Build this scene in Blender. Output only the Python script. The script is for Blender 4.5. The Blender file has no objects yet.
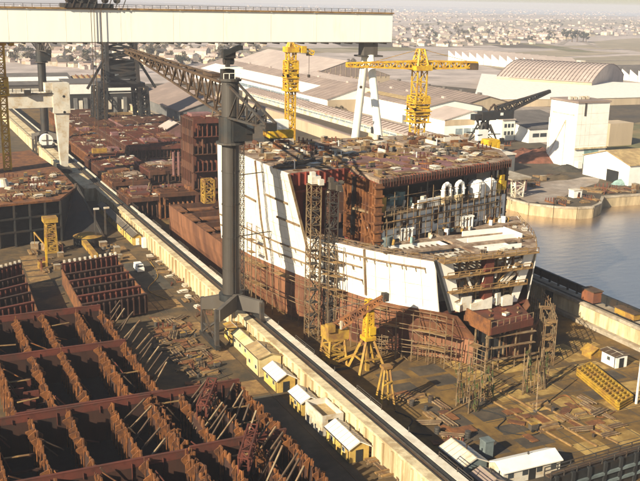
import bpy, math, random
from mathutils import Vector, Matrix
R = math.radians
rnd = random.Random(7)
sc = bpy.context.scene
col = sc.collection

# ------------------------------------------------------------------ camera
CH = 72.0; CF = 925.0; CX, CY = 320.0, 240.5
def _cd(px, py):
    return Vector((px-CX, -(py-CY), -CF)).normalized()
_Y = _cd(-130, -10)
_X = _cd(2333, 43); _X = (_X-_Y*_X.dot(_Y)).normalized()
_Z = _X.cross(_Y)
MW = Matrix((_X, _Y, _Z))            # camera axes -> world axes
cam = bpy.data.cameras.new('camera'); camo = bpy.data.objects.new('camera', cam); col.objects.link(camo)
camo.matrix_world = Matrix.Translation((0, 0, CH)) @ MW.to_4x4()
cam.sensor_fit = 'HORIZONTAL'; cam.sensor_width = 36; cam.lens = 36*CF/640
cam.clip_start = 1; cam.clip_end = 40000
sc.camera = camo

# ------------------------------------------------------------------ light
SUN_EL, SUN_AZ = 27.0, math.atan2(.45, 1.0)      # light travels towards +X and a little +Y
w = bpy.data.worlds.new('World'); sc.world = w; w.use_nodes = True
nt = w.node_tree; nt.nodes.clear()
sky = nt.nodes.new('ShaderNodeTexSky'); sky.sky_type = 'NISHITA'; sky.sun_disc = False
sky.sun_elevation = R(SUN_EL)
_sd = Vector((-math.cos(SUN_AZ), -math.sin(SUN_AZ)))     # direction towards the sun
sky.sun_rotation = math.atan2(_sd.x, _sd.y)
sky.air_density = 1.0; sky.dust_density = 0.6
bg = nt.nodes.new('ShaderNodeBackground'); bg.inputs['Strength'].default_value = 0.05
out = nt.nodes.new('ShaderNodeOutputWorld')
nt.links.new(sky.outputs[0], bg.inputs[0]); nt.links.new(bg.outputs[0], out.inputs[0])
sl = bpy.data.lights.new('sun', 'SUN'); sl.energy = 5.0; sl.angle = R(0.55); sl.color = (1, .87, .64)
so = bpy.data.objects.new('sun', sl); col.objects.link(so)
_tr = Vector((math.cos(SUN_AZ)*math.cos(R(SUN_EL)), math.sin(SUN_AZ)*math.cos(R(SUN_EL)), -math.sin(R(SUN_EL))))
so.rotation_euler = _tr.to_track_quat('-Z', 'Y').to_euler(); so.location = (-200, 0, 300)
vs = sc.view_settings; vs.view_transform = 'Standard'; vs.look = 'None'; vs.exposure = 1.06; vs.gamma = 1
vs.use_curve_mapping = False

# ------------------------------------------------------------------ rays from the photograph onto real planes
def ray(px, py): return MW @ _cd(px, py)
def G(px, py, z=0.0):
    d = ray(px, py); t = (z-CH)/d.z; return Vector((t*d.x, t*d.y, z))
def GX(px, py, x):
    d = ray(px, py); t = x/d.x; return Vector((x, t*d.y, CH+t*d.z))
def GY(px, py, y):
    d = ray(px, py); t = y/d.y; return Vector((t*d.x, y, CH+t*d.z))

# ------------------------------------------------------------------ materials
def mat(name, c, rough=.8, c2=None, s1=.35, s2=.05, amt=.5, metal=0., bump=0., streak=False, cov=.5):
    m = bpy.data.materials.new(name); m.use_nodes = True
    n = m.node_tree.nodes; l = m.node_tree.links; b = n['Principled BSDF']
    b.inputs['Roughness'].default_value = rough; b.inputs['Metallic'].default_value = metal
    g = n.new('ShaderNodeNewGeometry')
    mp = n.new('ShaderNodeMapping'); l.new(g.outputs['Position'], mp.inputs['Vector'])
    if streak: mp.inputs['Scale'].default_value = (1, 1, .18)
    a = n.new('ShaderNodeTexNoise'); a.inputs['Scale'].default_value = s1; a.inputs['Detail'].default_value = 6
    a.inputs['Roughness'].default_value = .65
    l.new(mp.outputs[0], a.inputs['Vector'])
    r1 = n.new('ShaderNodeValToRGB')
    lo, hi = 1-amt, 1+amt*.6
    r1.color_ramp.elements[0].position = .3; r1.color_ramp.elements[1].position = .7
    r1.color_ramp.elements[0].color = (c[0]*lo, c[1]*lo, c[2]*lo, 1)
    r1.color_ramp.elements[1].color = (min(.85, c[0]*hi), min(.85, c[1]*hi), min(.85, c[2]*hi), 1)
    l.new(a.outputs['Fac'], r1.inputs[0]); last = r1.outputs[0]
    if c2:
        b2 = n.new('ShaderNodeTexNoise'); b2.inputs['Scale'].default_value = s2; b2.inputs['Detail'].default_value = 8
        b2.inputs['Roughness'].default_value = .7
        l.new(mp.outputs[0], b2.inputs['Vector'])
        r2 = n.new('ShaderNodeValToRGB'); r2.color_ramp.elements[0].position = .96-cov; r2.color_ramp.elements[1].position = 1.1-cov
        l.new(b2.outputs['Fac'], r2.inputs[0])
        mx = n.new('ShaderNodeMix'); mx.data_type = 'RGBA'
        l.new(r2.outputs[0], mx.inputs['Factor']); l.new(last, mx.inputs['A']); mx.inputs['B'].default_value = (*c2, 1)
        last = mx.outputs['Result']
    l.new(last, b.inputs['Base Color'])
    if bump:
        bp = n.new('ShaderNodeBump'); bp.inputs['Strength'].default_value = bump; bp.inputs['Distance'].default_value = .3
        l.new(a.outputs['Fac'], bp.inputs['Height']); l.new(bp.outputs[0], b.inputs['Normal'])
    return m
M = {}
def D(k, *a, **kw): M[k] = mat(k, *a, **kw)
D('rust', (.095, .036, .016), .9, (.045, .018, .011), .6, .25, streak=True)
D('rust_orange', (.19, .072, .020), .9, (.085, .032, .014), .9, .35)
D('primer', (.115, .028, .015), .75, (.07, .026, .014), .5, .2, streak=True)
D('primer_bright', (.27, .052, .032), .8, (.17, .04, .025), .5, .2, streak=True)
D('primer_pink', (.21, .095, .095), .85, (.12, .06, .045), .35, .14)
D('hull_brown', (.21, .088, .040), .75, (.10, .04, .02), .5, .12, streak=True)
D('hull_white', (.74, .70, .62), .5, (.42, .31, .21), .4, .3, amt=.14, streak=True, cov=.36)
D('white', (.78, .76, .71), .6, amt=.12)
D('white_dirty', (.62, .58, .50), .7, (.42, .33, .22), .5, .25, amt=.25)
D('cream', (.60, .50, .31), .85, (.36, .26, .14), .7, .25, amt=.3, streak=True)
D('cream_paint', (.86, .83, .74), .6, (.76, .70, .57), .3, .12, amt=.05, streak=True, cov=.36)
D('parapet', (.62, .57, .47), .8, (.46, .40, .31), .5, .2, amt=.2)
D('concrete', (.36, .31, .24), .9, (.22, .17, .11), .5, .1, bump=.2)
D('quay_stone', (.42, .33, .20), .9, (.22, .17, .10), .3, .12, streak=True)
D('ground', (.085, .060, .032), .95, (.040, .031, .021), .25, .035, bump=.2)
D('yard', (.105, .064, .024), .95, (.035, .026, .015), .3, .09, bump=.3)
D('block_wall', (.048, .0145, .006), .95, (.022, .009, .006), .5, .25, streak=True)  # darkened so the cell interiors look unlit; shade is in the colour
D('block_edge', (.21, .075, .017), .9, (.075, .027, .01), 1.1, .5)  # brighter orange than the walls, sunlit look of the edges in the colour
D('block_red', (.115, .024, .012), .9, (.055, .018, .01), .6, .3)
D('yard_dark', (.06, .05, .036), .9, (.03, .028, .022), .3, .08)
D('dock_floor', (.165, .092, .019), .92, (.07, .042, .015), .35, .11, bump=.25)
D('slab_pale', (.36, .235, .07), .9, (.20, .115, .025), .5, .2)
D('slab_dark', (.075, .055, .034), .9, (.035, .028, .02), .4, .16)
D('asphalt', (.05, .047, .043), .9, (.035, .03, .028))
D('road_pale', (.30, .25, .21), .9, (.22, .17, .13), .2, .06)
D('steel_grey', (.085, .074, .064), .6, (.06, .047, .034), .3, .1, amt=.3, streak=True)
D('steel_dark', (.016, .018, .019), .6, (.03, .021, .015), .5, .2)
D('steel_mid', (.05, .045, .04), .7, (.05, .03, .017), .5, .3)
D('steel_brown', (.085, .052, .028), .8, (.055, .03, .016), .5, .3)
D('black', (.012, .013, .014), .9)
D('yellow', (.58, .36, .015), .6, (.40, .20, .02), .5, .35, amt=.25)
D('yellow_ochre', (.36, .215, .03), .75, (.20, .10, .03), .5, .3)
D('wood', (.27, .16, .055), .9, (.15, .08, .03), .9, .4)
D('scaff', (.22, .155, .085), .7, (.12, .06, .025), .8, .5)
D('roof_brown', (.26, .195, .165), .9, (.20, .15, .13), .1, .03, amt=.3)
D('roof_pink', (.44, .36, .32), .9, (.36, .29, .26), .1, .02, amt=.2)
D('roof_ochre', (.42, .30, .14), .85, (.28, .19, .09), .5, .2)
D('roof_white', (.76, .73, .67), .7, amt=.15)
D('roof_dark', (.12, .105, .095), .9, (.085, .075, .07), .1, .04)
D('wall_tan', (.46, .36, .245), .9, (.36, .28, .19), .2, .05, amt=.25, streak=True)
D('wall_grey', (.16, .155, .15), .9, (.1, .1, .1), .2, .06)
D('hut_yellow', (.58, .40, .10), .8, (.40, .25, .06), .6, .3, amt=.2)
D('hut_blue', (.13, .16, .16), .8)
D('glass', (.05, .06, .07), .2)
D('glass_blue', (.20, .25, .29), .3)
D('blue_green', (.20, .30, .28), .7)
D('net_green', (.055, .075, .02), .95, (.10, .08, .025), .6, .4)
D('leaf', (.075, .065, .04), .95, (.10, .075, .05), .2, .1)
D('leaf_dark', (.028, .04, .026), .95, amt=.4)
D('field_tan', (.30, .24, .165), .95, (.22, .18, .12), .02, .004)
D('field_green', (.12, .115, .045), .95, (.2, .14, .06), .05, .02)
D('rusty_heap', (.16, .058, .034), .95, (.09, .036, .02), .5, .2)
D('orange', (.22, .075, .03), .85, (.13, .05, .03), .8, .4)
D('deck_mix', (.30, .22, .155), .9, (.13, .075, .045), .8, .35)
D('town_ground', (.42, .35, .32), .95, (.29, .24, .21), .03, .008)
D('hut_cream', (.66, .55, .28), .8, (.5, .38, .16), .6, .3, amt=.2)
D('yellow_dull', (.40, .245, .02), .7, (.27, .14, .02), .6, .35)
D('column_paint', (.05, .043, .037), .55, (.036, .028, .02), .3, .1, amt=.3, streak=True)
def water_mat():
    m = bpy.data.materials.new('harbour_water'); m.use_nodes = True
    n = m.node_tree.nodes; l = m.node_tree.links; b = n['Principled BSDF']
    b.inputs['Base Color'].default_value = (.66, .56, .47, 1); b.inputs['Metallic'].default_value = .96; b.inputs['Roughness'].default_value = .3
    g = n.new('ShaderNodeNewGeometry'); mp = n.new('ShaderNodeMapping'); mp.inputs['Scale'].default_value = (.35, 1, 1)
    mp.inputs['Rotation'].default_value = (0, 0, R(-25))
    l.new(g.outputs['Position'], mp.inputs['Vector'])
    a = n.new('ShaderNodeTexNoise'); a.inputs['Scale'].default_value = .55; a.inputs['Detail'].default_value = 5
    l.new(mp.outputs[0], a.inputs['Vector'])
    bp = n.new('ShaderNodeBump'); bp.inputs['Strength'].default_value = .16; bp.inputs['Distance'].default_value = .6
    l.new(a.outputs['Fac'], bp.inputs['Height']); l.new(bp.outputs[0], b.inputs['Normal'])
    return m
M['water'] = water_mat()

# ------------------------------------------------------------------ mesh builder
class MB:
    def __init__(s): s.v = []; s.f = []; s.m = []; s.mi = 0; s.xf = None
    def add(s, vs_, fs):
        o = len(s.v)
        for p in vs_:
            p = Vector(p)
            s.v.append(s.xf @ p if s.xf is not None else p)
        for f in fs: s.f.append([i+o for i in f]); s.m.append(s.mi)
    def box(s, c, d, rz=0.):
        x, y, z = d[0]/2, d[1]/2, d[2]/2; cs, sn = math.cos(rz), math.sin(rz)
        vs_ = []
        for k in (-z, z):
            for i, j in ((-x, -y), (x, -y), (x, y), (-x, y)):
                vs_.append((c[0]+i*cs-j*sn, c[1]+i*sn+j*cs, c[2]+k))
        s.add(vs_, [(3, 2, 1, 0), (4, 5, 6, 7), (0, 1, 5, 4), (1, 2, 6, 5), (2, 3, 7, 6), (3, 0, 4, 7)])
    def bx(s, x0, x1, y0, y1, z0, z1): s.box(((x0+x1)/2, (y0+y1)/2, (z0+z1)/2), (abs(x1-x0), abs(y1-y0), abs(z1-z0)))
    def bar(s, p, q, r, r2=None):
        p = Vector(p); q = Vector(q); d = q-p
        if d.length < 1e-4: return
        d.normalize(); u = d.cross(Vector((0, 0, 1)))
        if u.length < .05: u = d.cross(Vector((1, 0, 0)))
        u.normalize(); n = d.cross(u); r2 = r if r2 is None else r2
        a = [p+u*i*r+n*j*r for i, j in ((-1, -1), (1, -1), (1, 1), (-1, 1))]
        b = [q+u*i*r2+n*j*r2 for i, j in ((-1, -1), (1, -1), (1, 1), (-1, 1))]
        s.add(a+b, [(0, 1, 2, 3), (7, 6, 5, 4), (4, 5, 1, 0), (5, 6, 2, 1), (6, 7, 3, 2), (7, 4, 0, 3)])
    def tube(s, p, q, r, r2=None, n=16):
        p = Vector(p); q = Vector(q); d = (q-p).normalized(); r2 = r if r2 is None else r2
        u = d.cross(Vector((0, 0, 1)))
        if u.length < .05: u = d.cross(Vector((1, 0, 0)))
        u.normalize(); w_ = d.cross(u)
        vs_ = [c+u*math.cos(2*math.pi*i/n)*rr+w_*math.sin(2*math.pi*i/n)*rr for c, rr in ((p, r), (q, r2)) for i in range(n)]
        fs = [(i, (i+1) % n, n+(i+1) % n, n+i) for i in range(n)]+[tuple(range(n-1, -1, -1)), tuple(range(n, 2*n))]
        s.add(vs_, fs)
    def prism(s, poly, z0, z1):
        n = len(poly); h0 = z0 if isinstance(z0, (list, tuple)) else [z0]*n; h1 = z1 if isinstance(z1, (list, tuple)) else [z1]*n
        vs_ = [(p[0], p[1], h0[i]) for i, p in enumerate(poly)]+[(p[0], p[1], h1[i]) for i, p in enumerate(poly)]
        s.add(vs_, [tuple(range(n-1, -1, -1)), tuple(range(n, 2*n))]+[(i, (i+1) % n, n+(i+1) % n, n+i) for i in range(n)])
    def poly(s, pts): s.add(pts, [tuple(range(len(pts)))])
    def plate(s, pts, t):            # a flat polygon with thickness along its normal
        pts = [Vector(p) for p in pts]
        nn = (pts[1]-pts[0]).cross(pts[-1]-pts[0]).normalized()*t
        n = len(pts)
        s.add(pts+[p+nn for p in pts], [tuple(range(n-1, -1, -1)), tuple(range(n, 2*n))]+[(i, (i+1) % n, n+(i+1) % n, n+i) for i in range(n)])
    def gable(s, x0, x1, y0, y1, z0, ze, zr, axis='y', over=.3, t=.18, walls=True, mi_w=0, mi_r=1):
        s.mi = mi_w
        if axis == 'y':
            xm = (x0+x1)/2
            if walls:
                prof = [(x0, z0), (x1, z0), (x1, ze), (xm, zr), (x0, ze)]
                vs_ = [(a, y0, b) for a, b in prof]+[(a, y1, b) for a, b in prof]
                s.add(vs_, [(0, 1, 2, 3, 4), (9, 8, 7, 6, 5)]+[(i, 5+i, 5+(i+1) % 5, (i+1) % 5) for i in (1, 4)])
            s.mi = mi_r; k = (zr-ze)/(xm-x0)
            for sx, xe in ((-1, x0), (1, x1)):
                e = (xe+sx*over, ze-k*over)
                a = [(e[0], y0-over, e[1]+.02), (xm, y0-over, zr+.02), (xm, y1+over, zr+.02), (e[0], y1+over, e[1]+.02)]
                b = [(p[0], p[1], p[2]+t) for p in a]
                s.add(a+b, [(0, 1, 2, 3), (7, 6, 5, 4), (0, 4, 5, 1), (1, 5, 6, 2), (2, 6, 7, 3), (3, 7, 4, 0)])
        else:
            o = len(s.v); t2 = MB(); t2.gable(y0, y1, x0, x1, z0, ze, zr, 'y', over, t, walls, mi_w, mi_r)
            s.add([(v[1], v[0], v[2]) for v in t2.v], [])
            for f, m_ in zip(t2.f, t2.m): s.f.append([i+o for i in f]); s.m.append(m_)
        s.mi = 0
    def lattice(s, p, q, w0, w1, h0, h1, n, rc=.15, rb=.08, up=None, faces='tblr'):
        """four-chord truss from p to q; cross-section w x h at both ends"""
        p = Vector(p); q = Vector(q); d = (q-p); L = d.length; d.normalize()
        up = Vector(up) if up is not None else (Vector((0, 0, 1)) if abs(d.z) < .9 else Vector((0, 1, 0)))
        u = d.cross(up).normalized(); n_ = u.cross(d).normalized()
        def P(k, i, j):
            f = k/n; c = p+d*L*f; return c+u*i*(w0+(w1-w0)*f)/2+n_*j*(h0+(h1-h0)*f)/2
        cs = [(-1, -1), (1, -1), (1, 1), (-1, 1)]
        for i, j in cs: s.bar(P(0, i, j), P(n, i, j), rc)
        sd = {'b': (0, 1), 'r': (1, 2), 't': (2, 3), 'l': (3, 0)}
        for k in range(n+1):
            for key in faces:
                a, b = sd[key]
                s.bar(P(k, *cs[a]), P(k, *cs[b]), rb)
                if k < n:
                    if k % 2: a, b = b, a
                    s.bar(P(k, *cs[a]), P(k+1, *cs[b]), rb)
    def build(s, name, mats, root=None):
        me = bpy.data.meshes.new(name)
        off = Vector(root.location) if root is not None and not root.get('_local') else Vector((0, 0, 0))
        if root is not None and root.parent is not None: off = off+Vector(root.parent.location)
        me.from_pydata([tuple(v-off) for v in s.v], [], s.f)
        for m_ in (mats if isinstance(mats, (list, tuple)) else [mats]): me.materials.append(M[m_])
        me.polygons.foreach_set('material_index', s.m)
        me.update()
        o = bpy.data.objects.new(name, me); col.objects.link(o)
        if root is not None: o.parent = root
        return o

def tag(o, label=None, cat=None, group=None, kind=None):
    if label: o['label'] = label
    if cat: o['category'] = cat
    if group: o['group'] = group
    if kind: o['kind'] = kind
    return o
def thing(name, label, cat, loc=(0, 0, 0), group=None):
    o = bpy.data.objects.new(name, None); o.empty_display_size = 1; col.objects.link(o); o.location = loc
    return tag(o, label, cat, group)
KIDS = {}
def copy_tree(o, parent=None):
    c = o.copy(); col.objects.link(c)
    if parent is not None: c.parent = parent
    for ch in list(o.children): copy_tree(ch, c)
    return c
def place(proto, used, loc, rz=0., label=None, group=None, scale=None):
    """first call moves the prototype itself, later calls copy it"""
    if used.get(proto.name_full): o = copy_tree(proto)
    else: o = proto; used[proto.name_full] = True
    o.location = loc; o.rotation_euler = (0, 0, rz)
    if scale: o.scale = scale if isinstance(scale, (tuple, list)) else (scale,)*3
    if label: o['label'] = label
    if group: o['group'] = group
    return o
USED = {}
def struct(name, mb, m): return tag(mb.build(name, m), kind='structure')
def solo(name, mb, mats, label, cat, group=None, kind=None):
    xs = [v.x for v in mb.v]; ys = [v.y for v in mb.v]; zs = [v.z for v in mb.v]
    loc = Vector(((min(xs)+max(xs))/2, (min(ys)+max(ys))/2, min(zs)))
    for i, v in enumerate(mb.v): mb.v[i] = v-loc
    o = mb.build(name, mats); o.location = loc
    return tag(o, label, cat, group, kind)
def lerp(tab, x):
    if x <= tab[0][0]: return tab[0][1]
    for (a, b), (c, d) in zip(tab, tab[1:]):
        if x <= c: return b+(d-b)*(x-a)/(c-a)
    return tab[-1][1]

# ================================================================== SETTING
QUAY = [(147, 268), *[tuple(G(px, py)[:2]) for px, py in ((499, 193), (512, 199), (530, 203.6), (554, 206.3), (577, 207.5), (592, 206.6), (599, 203.5), (602, 196.5), (640, 194), (700, 191))]]
_end = QUAY[-1]
gm = MB(); gm.poly([(x, y, 0) for x, y in [(-9000, -300), (147, -300), *QUAY, (_end[0]+600, _end[1]+250), (9000, _end[1]-600), (9000, 14000), (-9000, 14000)]])
struct('ground', gm, 'ground')
wm = MB(); wm.poly([(140, -400, -4.2), (3000, -400, -4.2), (3000, 420, -4.2), (140, 420, -4.2)]); struct('harbour_water', wm, 'water')
em = MB(); em.poly([(3200, 6000, .5), (9000, 4500, .5), (9000, 12000, .5), (3000, 12500, .5)]); struct('estuary_water', em, 'water')
fm = MB(); fm.poly([(72, 60, .02), (144.3, 60, .02), (144.3, 620, .02), (72, 620, .02)]); struct('dock_floor', fm, 'dock_floor')
ym = MB(); ym.poly([(-60, 90, .02), (67, 90, .02), (67, 300, .02), (-60, 300, .02)]); struct('prefabrication_yard_ground', ym, 'yard')
# pale and dark concrete slabs of the dock floor and the yard
sm = MB(); dm = MB()
r0 = random.Random(3)
for i in range(7):
    for j in range(9):
        x = 84+i*8.2+r0.uniform(-.4, .4); y = 101+j*5.6+r0.uniform(-.3, .3)
        if x < 93+(j > 5)*5 and r0.random() < .75: b = dm  # dark slabs on the left paint in the shading by ship and wall
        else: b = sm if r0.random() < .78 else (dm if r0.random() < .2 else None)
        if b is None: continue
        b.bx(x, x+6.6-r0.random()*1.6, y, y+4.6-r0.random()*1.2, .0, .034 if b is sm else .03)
struct('concrete_floor_slabs', sm, 'slab_pale'); struct('shade_toned_slabs', dm, 'slab_dark')
lm = MB(); dk = MB()
for k in range(13):                     # ground plates on the yard lane, and lane patches darkened as shadow
    y = 150+k*9
    if k % 2 == 0 or k > 9: lm.bx(52.6, 61.5, y, y+6.5, 0, .03)
for k in range(6): lm.bx(30.5+k*.2, 36, 232+k*5.4, 236.2+k*5.4, 0, .035)
struct('timber_ground_plates', lm, 'wood')
dk.bx(53, 63, 104, 149, 0, .026); dk.bx(54, 63.5, 219, 246, 0, .036); struct('shadow_toned_lane', dk, 'yard_dark')  # shadow of the blocks painted onto the lane as darker ground
# track beams in the dock floor
tm = MB()
for (a, b) in (((484, 397), (572, 447)), ((500, 391), (597, 447)), ((545, 408), (618, 444)), ((437, 420), (505, 384))):
    p, q = G(*a), G(*b); tm.bar(p+Vector((0, 0, .12)), q+Vector((0, 0, .12)), .16)
struct('track_beams', tm, 'wood')
# harbour land beyond the water: road, fields
rm = MB(); rm.poly([G(px, py)+Vector((0, 0, .03)) for px, py in ((528, 202), (500, 190), (545, 182), (585, 177), (600, 178), (598, 183), (575, 190), (553, 204))]); struct('harbour_road', rm, 'road_pale')
for nm, m_, pts in (('grass_field', 'field_green', ((606, 150), (618, 127), (640, 122), (700, 122), (700, 150), (640, 150))),
                    ('tan_field', 'field_tan', ((470, 62), (640, 55), (760, 55), (760, 76), (640, 82), (500, 70))),
                    ('tan_field', 'field_tan', ((585, 42), (700, 33), (760, 44), (640, 52))),
                    ('tan_field', 'field_tan', ((140, 55), (270, 47), (330, 52), (230, 62))),
                    ('tan_field', 'field_tan', ((396, 24), (560, 19), (720, 20), (720, 26), (500, 27))),
                    ('pale_field', 'road_pale', ((400, 17), (640, 12), (760, 14), (600, 18)))):
    b = MB(); b.poly([G(px, py)+Vector((0, 0, .05)) for px, py in pts]); struct(nm, b, m_)
tgm = MB(); tgm.poly([(-3000, 780, .03), (420, 780, .03), (520, 560, .03), (1400, 300, .03), (5000, 900, .03), (6500, 5200, .03), (2800, 7000, .03), (-3000, 7000, .03)]); struct('town_ground', tgm, 'town_ground')
pm = MB(); pm.poly([G(px, py)+Vector((0, 0, .04)) for px, py in ((335, 118), (440, 150), (520, 135), (560, 150), (560, 108), (470, 100), (360, 88))]); struct('works_yard_ground', pm, 'road_pale')

r1 = random.Random(8); fa, fb, fc = MB(), MB(), MB()
for k in range(60):
    px, py = r1.uniform(-30, 690), 9+50*r1.random()**1.5
    q = G(px, py); L1, L2 = r1.uniform(60, 300), r1.uniform(40, 130); a_ = r1.choice((.2, .35, 1.2, 1.75))
    if q.y < 800 and q.x < 560: continue
    u = Vector((math.cos(a_), math.sin(a_), 0)); v = Vector((-u.y, u.x, 0)); z_ = Vector((0, 0, .08+k*.004))
    (fa, fb, fc)[k % 3].poly([q+z_, q+u*L1+z_, q+u*L1*1.05+v*L2+z_, q+v*L2*.9+z_])
struct('brown_field', fa, 'ground'); struct('green_field', fb, 'field_green'); struct('tan_field', fc, 'field_tan')
rd = MB()
for a, c in (((396, 46), (640, 50)), ((430, 18), (470, 46)), ((520, 18), (600, 48)), ((396, 33), (660, 36)), ((600, 20), (560, 45)), ((140, 56), (280, 50)), ((10, 52), (140, 50)), ((470, 62), (660, 60))):
    p, q = G(*a), G(*c); d = (q-p).normalized(); n_ = Vector((-d.y, d.x, 0))*5; z_ = Vector((0, 0, .36)); rd.poly([p+n_+z_, p-n_+z_, q-n_+z_, q+n_+z_])
struct('town_road', rd, 'road_pale')
sg_ = MB()
for k in range(8): sg_.bx(96+k*5.9, 96.16+k*5.9, 100, 140, 0, .045)
for k in range(8): sg_.bx(92, 142, 103+k*5.0, 103.16+k*5.0, 0, .043)
struct('floor_joints', sg_, 'yard_dark')
rl = MB()
for x in (55.0, 56.5, 61.4): rl.bx(x, x+.12, 100, 262, 0, .07)
struct('yard_rails', rl, 'steel_brown')

# quay wall
qr = thing('quay_wall', 'weathered tan stone quay wall with rounded ends along the harbour water', 'quay wall', (QUAY[4][0], QUAY[4][1], -4.2))
qb = MB(); qc = MB()
nq = len(QUAY)
for i in range(nq-1):
    a, b = Vector(QUAY[i]), Vector(QUAY[i+1]); d = (b-a).normalized(); n_ = Vector((d.y, -d.x))
    for (bb, z0, z1, o0, o1) in ((qb, -4.6, -.55, -.7, .05), (qc, -.5, .25, -.9, .25)):
        p = [a+n_*(-o1), b+n_*(-o1), b+n_*(-o0), a+n_*(-o0)]
        bb.prism([(v.x, v.y) for v in p], z0, z1)
qb.build('wall_face', 'quay_stone', qr); qc.build('coping', 'concrete', qr)
fn = MB()
for px, py in ((518, 205), (536, 209), (552, 211), (470, 190)):
    p = G(px, py-6); fn.tube((p.x, p.y-.6, -4.4), (p.x, p.y-.6, .5), .5, n=10)
fn.build('fender', 'steel_dark', qr)

# left dock wall with crane rails and the white parapet strip
dw = thing('dock_wall', 'long cream concrete dock wall carrying crane rails beside the ship', 'dock wall', (69.5, 150, 0))
b = MB(); b.bx(67.4, 71.9, 60, 330, 0, 4.6); b.bx(63.2, 71.9, 330.01, 640, 0, 4.6); b.build('wall_body', 'cream', dw)
b = MB()
for k in range(90):
    y = 62+k*3.0
    if y < 328: b.bx(67.0, 67.39, y, y+.45, 0, 4.15)
b.build('buttress', 'cream', dw)
b = MB(); b.bx(66.9, 68.6, 60, 329.8, 4.604, 4.95); b.bx(62.8, 64.2, 330.2, 640, 4.604, 5.0); b.build('wall_cap', 'cream', dw)
b = MB(); b.bx(68.62, 70.0, 60, 640, 4.604, 4.72); b.build('rail_bed', 'steel_brown', dw)
for x in (68.85, 69.75):
    b = MB(); b.bx(x-.08, x+.08, 60, 640, 4.722, 4.9); b.build('rail', 'steel_mid', dw)
b = MB(); b.bx(70.05, 70.25, 60, 640, 4.604, 5.3); b.build('cable_trough', 'black', dw)
b = MB(); b.bx(70.27, 71.85, 60, 282, 4.604, 5.35); b.bx(71.2, 71.8, 282.1, 640, 4.604, 5.1); b.build('parapet', 'parapet', dw)
b = MB()
for k in range(28):
    y = 98+k*9; b.bar((71.7, y, 5.3), (71.7, y, 6.3), .05)
    if k % 3 == 0: b.bar((71.7, y, 6.25), (71.7, y+9, 6.25), .05); b.bar((71.7, y, 5.8), (71.7, y+9, 5.8), .04); b.bar((71.7, y+4, 5.3), (71.7, y+4, 6.3), .05)
b.build('handrail', 'steel_mid', dw)

# right dock wall with the dark fence on top
rw = thing('dock_wall', 'dark topped dock wall between the dry dock and the harbour water', 'dock wall', (146, 150, -4.4))
b = MB(); b.bx(144.3, 147.4, -40, 640, -5, 4.3); b.build('wall_body', 'cream', rw)
b = MB(); b.bx(143.7, 147.9, -40, 640, 4.303, 5.0); b.build('wall_cap', 'concrete', rw)
b = MB(); b.bx(143.0, 144.28, -40, 640, 0, .9); b.build('footing', 'concrete', rw)
b = MB()
for y in (170, 186, 207, 225): b.bx(144.0, 144.29, y, y+2.6, .9, 4.3)
b.build('recess_door', 'black', rw)
b = MB(); b.bx(144.6, 145.2, -40, 640, 5.003, 5.12); b.build('walkway', 'steel_dark', rw)
fe = thing('quay_fence', 'black slatted fence on top of the far dock wall beside the water', 'fence', (147, 160, 5.0))
b = MB(); b.bx(146.9, 147.1, 60, 300, 5.5, 7.2); b.build('panel', 'steel_dark', fe)
for k in range(60):
    b = MB(); y = 100+k*3.4; b.bx(146.75, 147.25, y, y+.25, 5.0, 7.5); b.build('post', 'black', fe)
b = MB(); b.bx(146.7, 147.3, 60, 300, 7.25, 7.5); b.build('top_rail', 'steel_dark', fe)
for px, py, m_, lb, sz in ((592, 293, 'orange', 'rust orange winch hut on the far dock wall', (2.6, 4, 2.6)), (628, 309, 'yellow_ochre', 'yellow ochre trolley on the far dock wall', (2, 6, 1.3))):
    p = GX(px, py, 145.8)
    t = thing('winch_hut' if m_ == 'orange' else 'rail_trolley', lb, 'hut' if m_ == 'orange' else 'trolley', (145.8, p.y, 5.12))
    b = MB(); b.box((145.8, p.y, 5.12+.3+sz[2]/2), sz); b.build('body', m_, t)
    b = MB(); b.box((145.8, p.y, 5.12+.4+sz[2]), (sz[0]+.4, sz[1]+.4, .2)); b.build('roof', 'steel_brown', t)
    for k in (-1, 1):
        for j in (-1, 1):
            b = MB(); b.tube((145.8+k*.9-.1, p.y+j*sz[1]*.35, 5.32), (145.8+k*.9+.1, p.y+j*sz[1]*.35, 5.32), .2, n=10); b.build('wheel', 'steel_dark', t)

# ================================================================== THE SHIP
XC = 109.5
HW = {0: [(146, 4), (150, 6.5), (155, 11), (160, 16), (165, 19.5), (171, 22.5), (178, 25), (190, 27), (205, 29), (222, 30), (272, 31)],
      5: [(146, 3.2), (150, 6), (155, 12), (160, 17.5), (165, 21.3), (171, 24), (178, 26), (190, 28.2), (205, 30.6), (222, 31.5), (272, 31.8)],
      11.5: [(146, 9), (150, 11.3), (155, 15.3), (160, 19), (165, 21.2), (171, 23), (178, 25.6), (190, 28.5), (205, 31.4), (222, 32.3), (272, 32)],
      22: [(146, 10.2), (150, 12.7), (155, 16.4), (160, 19.6), (165, 22.1), (171, 24.8), (178, 28.4), (190, 30.8), (205, 32.2), (222, 33), (272, 33)],
      36: [(146, 20), (178, 32.3), (190, 32.8), (205, 33), (222, 33.2), (272, 33)]}
HZ = sorted(HW)
def hw(y, z):
    for a, c in zip(HZ, HZ[1:]):
        if z <= c: return lerp(HW[a], y)+(lerp(HW[c], y)-lerp(HW[a], y))*(z-a)/(c-a)
    return lerp(HW[HZ[-1]], y)
ship = thing('ship_hull', 'huge half built ship hull with white upper plating standing in the dry dock', 'ship', (XC, 200, 0))
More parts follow.
